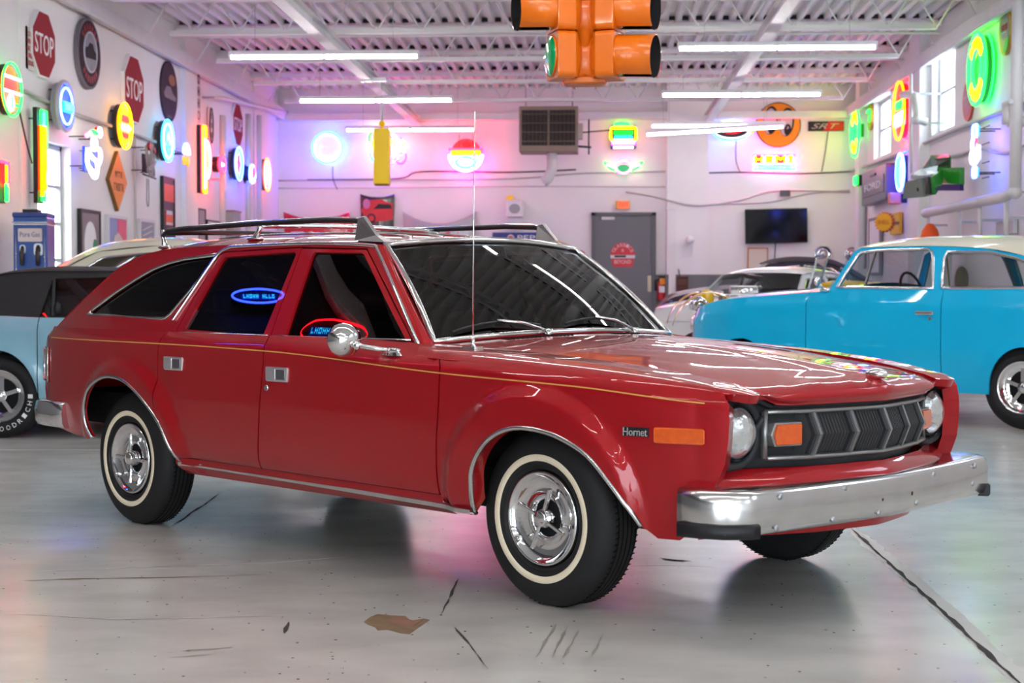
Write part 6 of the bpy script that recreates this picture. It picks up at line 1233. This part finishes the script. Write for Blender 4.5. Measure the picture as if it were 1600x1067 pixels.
    if bumper:
        for xe, sg in ((x0-.05, -1), (x1+.05, 1)):
            MB().tube([(xe-sg*.30, -.78, base+.17), (xe-sg*.06, -.70, base+.17), (xe, -.4, base+.17), (xe+sg*.03, 0, base+.17), (xe, .4, base+.17), (xe-sg*.06, .70, base+.17), (xe-sg*.30, .78, base+.17)], .05, 10).build('bumper', chrome, root)
    return yw, gy
# ---- teal two-tone sedan on the right
STY = 'slot'
A_ = R(141.4); tc_ = thing('teal_sedan', 'bright teal vintage two-door sedan with cream roof on the right', 'car', (3.8354, 13.13, 0), A_)
teal = mat_paint('teal_paint', (.001, .45, .76), .0); cream_ = pm('cream_roof', (.72, .68, .54), .35, coat=.8)
tW1 = [(1.636, 1.122), (1.511, 1.392), (1.48, 1.418), (1.307, 1.434), (.868, 1.437), (.822, 1.41), (.80, 1.36), (.747, 1.115)]; tW2 = [(.673, 1.115), (.705, 1.37), (.687, 1.412), (.325, 1.404), (.10, 1.355), (-.10, 1.28), (-.27, 1.19), (-.34, 1.12)]
yw, gy = sedan(tc_, teal, cream_, [(-1.2, .45), (-1.0, .66), (-.6, .79), (0, .845), (1, .86), (2, .85), (2.6, .84), (2.95, .80), (3.15, .72), (3.28, .58), (3.34, .44)], [(-1.2, .80), (-.7, 1.0), (-.2, 1.075), (.3, 1.095), (1, 1.10), (1.6, 1.105), (1.75, 1.09), (2.13, 1.064), (2.75, 1.018), (3.08, .955), (3.22, .895), (3.34, .80)], .27, [(-.045, .29, .355, .30), (2.57, .33, .37, .30)],
    [(1.78, 1.07), (1.70, 1.12), (1.55, 1.43), (1.49, 1.462), (.847, 1.468), (.40, 1.44), (.025, 1.372), (-.25, 1.25), (-.55, 1.08), (-.60, 1.02)], [(1.56, 1.455, 1.47), (1.49, 1.462, 1.50), (1.376, 1.466, 1.53), (.956, 1.468, 1.562), (.43, 1.445, 1.558), (.03, 1.374, 1.524), (-.30, 1.225, 1.40), (-.55, 1.08, 1.17)], [tW1, tW2], [.647, 1.905], [(-.02, .335), (2.57, .335)], seat=pm('tan_vinyl', (.38, .30, .17), .5), belt=1.1)
for s in (-1, 1):
    y = s*(yw(.78, .915)+.02); hh = MB().box((.78, y, .915), (.16, .03, .035)).build('door_handle', chrome, tc_, bevel=.012); MB().cyl((.74, s*yw(.74, .87), .87), (.74, s*(yw(.74, .87)+.012), .87), .015, 10).build('door_lock', chrome, tc_)
    MB().bar((1.375, s*gy(1.375, 1.12), 1.115), (1.345, s*gy(1.35, 1.43), 1.435), .015, .02).build('vent_post', chrome, tc_)
    MB().lathe([(.001, .02), (.10, .01), (.115, -.03)], 24, 'x', Matrix.Translation((3.24, s*.56, .78))).build('headlamp', lens, tc_)
y = yw(1.72, 1.07); mm = MB(); mm.sphere((1.74, y-.0, 1.10), .035, 12, 8, (1.6, .8, .5)); mm.tube([(1.74, y, 1.10), (1.75, y+.05, 1.13), (1.76, y+.08, 1.16)], .012, 8); mm.sphere((1.76, y+.09, 1.17), .042, 12, 8, (.6, 1, 1)); mm.build('door_mirror', chrome, tc_)
MB().box((3.36, 0, .62), (.04, .9, .22)).build('grille', chrome, tc_)
MB().grid(lambda u, v: (1.1-.06*cos(2*pi*u)*sin(pi*v)*1.0, -.45+.07*sin(2*pi*u)*sin(pi*v), 1.19+.12*cos(pi*v)), 14, 10).build('dash_plush', pm('plush_tan', (.45, .36, .27), .9), tc_)
# ---- pale blue convertible on the left
STY = 'slot'
cv = thing('blue_convertible', 'pale blue convertible with black soft top parked behind the wagon', 'car', (-4.449, 12.20, 0), 0)
pb_ = mat_paint('pale_blue_paint', (.22, .42, .52), .1); soft = pm('black_canvas', (.022, .020, .021), .75, noise=.2, nscale=20, bump=.05)
cW = [(.325, .905), (.395, 1.178), (.42, 1.19), (1.05, 1.205), (1.45, .93), (1.44, .905)]
yw, gy = sedan(cv, pb_, soft, [(-1.0, .55), (-.85, .70), (-.4, .79), (0, .82), (1, .82), (2, .82), (2.7, .78), (3.0, .62), (3.1, .45)], [(-1.0, .80), (-.6, .90), (0, .912), (.35, .90), (1.5, .89), (2.2, .87), (2.8, .80), (3.1, .70)], .25, [(.02, .31, .38, .28), (2.3, .32, .37, .28)],
    [(1.62, .86), (1.50, .92), (1.10, 1.235), (.9, 1.245), (.35, 1.245), (.1, 1.235), (-.15, 1.18), (-.42, .94), (-.45, .86)], [(1.12, 1.235, 1.245), (.9, 1.245, 1.272), (.35, 1.246, 1.288), (.12, 1.236, 1.274), (-.10, 1.195, 1.232), (-.28, 1.07, 1.12), (-.44, .90, .93)], [cW], [.33, 1.5], [(.02, .315), (2.3, .315)], belt=.9, seat=seatm, tumble=.35, trim=None)
for ch in list(cv.children):
    if ch.name.startswith('cabin_side'): ch.data.materials[0] = soft
for s in (-1, 1):
    MB().bar((.43, s*gy(.43, .93), .91), (.41, s*gy(.41, 1.18), 1.185), .02, .02).build('window_post', black, cv); MB().bar((.50, s*(gy(.5, 1.16)-.05), 1.19), (.75, s*(gy(.7, .95)-.05), .93), .03, .06).build('top_strut', black, cv)
    MB().sphere((.46, s*gy(.46, .95), .965), .06, 12, 8, (.5, .5, .9)).build('door_mirror', black, cv)
for k in range(11):
    a_ = R(150+k*12); text('BFGOODRICH '[k] if k < 10 else '-', .03, .035, signwhite, cv, 0, 0, 0, .002, 'tyre_lettering', M=Matrix.Translation((.02+.245*cos(a_+pi/2), -.794, .315+.245*sin(a_+pi/2))) @ Matrix.Rotation(-(a_+pi), 4, 'Y'))
# ---- cream-roofed red coupe beyond it
STY = 'dish'
def coupe(name, label, loc, ang, paint, roofm, k=1.0, kz=1.0, seat=None, trim=chrome, winm=None):
    root = thing(name, label, 'car', loc, ang)
    S = lambda P: [(x*k, z*kz) for x, z in P]
    wn = [[(1.50, 1.00), (1.22, 1.25), (.80, 1.29), (.74, 1.00)], [(.66, 1.00), (.72, 1.29), (.30, 1.25), (-.10, 1.00)]]
    sedan(root, paint, roofm, [(-1.15*k, .50), (-1.0*k, .68), (-.5*k, .80), (0, .84), (1*k, .85), (2*k, .83), (2.6*k, .76), (2.85*k, .62), (3.0*k, .45)], S([(-1.15, .72), (-.8, .90), (-.2, .98), (1.6, .98), (2.2, .94), (2.7, .86), (3.0, .70)]), .26, [(0, .32*k, .36*kz, .30), (2.35*k, .33*k, .36*kz, .30)],
        S([(1.75, .96), (1.62, 1.0), (1.25, 1.32), (.80, 1.35), (.25, 1.30), (-.25, 1.05), (-.45, .96)]), [(x*k, a*kz, b*kz) for x, a, b in ((1.27, 1.315, 1.34), (1.1, 1.34, 1.40), (.8, 1.35, 1.43), (.3, 1.31, 1.40), (-.1, 1.13, 1.24), (-.38, .99, 1.04))], [S(x) for x in wn], [.70*k, 1.75*k], [(0, .32), (2.35*k, .32)], belt=.98*kz, seat=seat, trim=trim, winm=winm)
    return root
rc = coupe('red_coupe', 'red coupe with cream roof seen over the pale blue convertible', (-4.75, 14.6, 0), R(0), mat_paint('bright_red_paint', (.55, .012, .006), 0), cream_, 1.05, 1.11, seat=MT['tan_vinyl'])
for ch in list(rc.children):
    if ch.name.startswith('cabin_side'): ch.data.materials[0] = cream_
text('7', .16, .22, signwhite, rc, 1.0, -.895, .72, .004)
# ---- cars beyond the teal one
STY = 'white'
wc = coupe('white_coupe', 'white coupe with rounded roof behind the teal car nose', (3.0, 22.0, 0), pi+R(50), pm('white_car_paint', (.74, .73, .72), .3, coat=1), MT['white_car_paint'], .98, .98, seat=seatm)
bc = coupe('black_soft_top_car', 'dark car with tall black soft top farther behind the white coupe', (4.02, 25.6, 0), pi, pm('dark_purple_paint', (.03, .02, .04), .2, coat=1), soft, 1.02, 1.13, seat=seatm)
cc = coupe('cyan_coupe', 'cyan coupe glimpsed through the white coupe windows', (4.1, 29.3, 0), pi+R(35), mat_paint('cyan_paint', (.03, .40, .60), 0), MT['cyan_paint'], .9, .98, seat=seatm)
# yellow hot rod: narrow open body, separate front fender, flat windscreen, exposed engine
yr = thing('yellow_hot_rod', 'yellow open hot rod between the teal car and the white coupe', 'car', (2.63, 16.85, 0), pi)
yp = pm('rod_yellow', (.82, .50, .005), .3, coat=1)
m = MB(); m.grid(lambda u, v: (lambda x, a: (x, (.52-.18*sst(.2, 1, u))*cos(a), .55+.56*(1-.12*sst(.5, 1, u))*max(0, sin(a))*(1-.35*sst(.30, .12, u)*0)))(-.7+1.55*u, pi*v), 20, 16); m.build('tub_body', yp, yr)
m = MB(); m.tube([(.18, -.42, 1.12), (.05, -.42, 1.15), (-.30, -.44, 1.13), (-.38, 0, 1.13), (-.30, .44, 1.13), (.05, .42, 1.15), (.18, .42, 1.12)], .045, 10); m.build('cockpit_rim', yp, yr); MB().prism(ell(.33, .38, 30, -.08, 0), 1.105, 1.118, plane='xy').build('cockpit', matblack, yr)
for y in (-.40, .40): MB().bar((.32, y, 1.08), (.22, y, 1.44), .02, .02).build('screen_post', chrome, yr)
MB().add([(.31, -.39, 1.11), (.31, .39, 1.11), (.22, .39, 1.43), (.22, -.39, 1.43)], [(0, 1, 2, 3)]).build('screen_glass', glass('clear_glass', (.75, .78, .78), 1.45), yr); MB().bar((.22, -.4, 1.44), (.22, .4, 1.44), .02, .02).build('screen_rail', chrome, yr)
MB().tube([(.0+.05*cos(2*pi*k/18), .2+.15*sin(2*pi*k/18), 1.18+.14*cos(2*pi*k/18)) for k in range(18)], .012, 6, True).build('steering_wheel', black, yr)
m = MB(); m.box((1.05, 0, .88), (.5, .42, .34)); m.cyl((.9, 0, 1.02), (1.2, 0, 1.02), .12, 12); m.build('engine', steel, yr, bevel=.02); MB().cyl((1.05, 0, 1.02), (1.05, 0, 1.12), .12, 16).build('air_cleaner', chrome, yr)
for y in (-.2, .2): MB().box((1.05, y, 1.0), (.45, .10, .08)).build('valve_cover', chrome, yr, bevel=.02)
MB().box((1.45, 0, .84), (.14, .50, .52)).build('radiator_shell', yp, yr, bevel=.05); MB().box((.4, 0, .42), (2.8, .5, .12)).build('chassis', dark, yr)
for y in (-.72, .72):
    for x in (1.45, -.75): wheel(yr, x, y*(1 if x > 0 else 1.05), .32, -1 if y < 0 else 1, 'slot', .18)
for y in (-.63, .63):
    MB().grid(lambda u, v: (1.45+.40*cos(pi*.08+pi*.84*u), y-.11+.22*v, .60+.46*sin(pi*.08+pi*.84*u)+.02*sin(pi*v)), 16, 5).build('cycle_fender', yp, yr); MB().lathe([(.001, .06), (.07, .05), (.08, -.02), (.04, -.08)], 16, 'x', Matrix.Translation((1.55, y*.6, .95))).build('headlamp', chrome, yr)
# orange cone on something tall, red stool
p = onx(1453, 358, XR-.5); kc = thing('traffic_cone', 'orange traffic cone standing on a cupboard behind the teal roof', 'cone', (p.x, p.y, 0)); ch_ = p.z+9*p.y/FPX
MB().lathe([(.001, ch_), (.05, ch_-.01), (.11, ch_-.10), (.15, ch_-.26), (.15, ch_-.32)], 20, 'z').build('cone_body', pm('cone_orange', (.85, .10, .01), .45), kc); MB().box((0, 0, (ch_-.32)/2), (.5, .5, ch_-.32)).build('cupboard', pm('cupboard_grey', (.5, .5, .5), .5), kc)
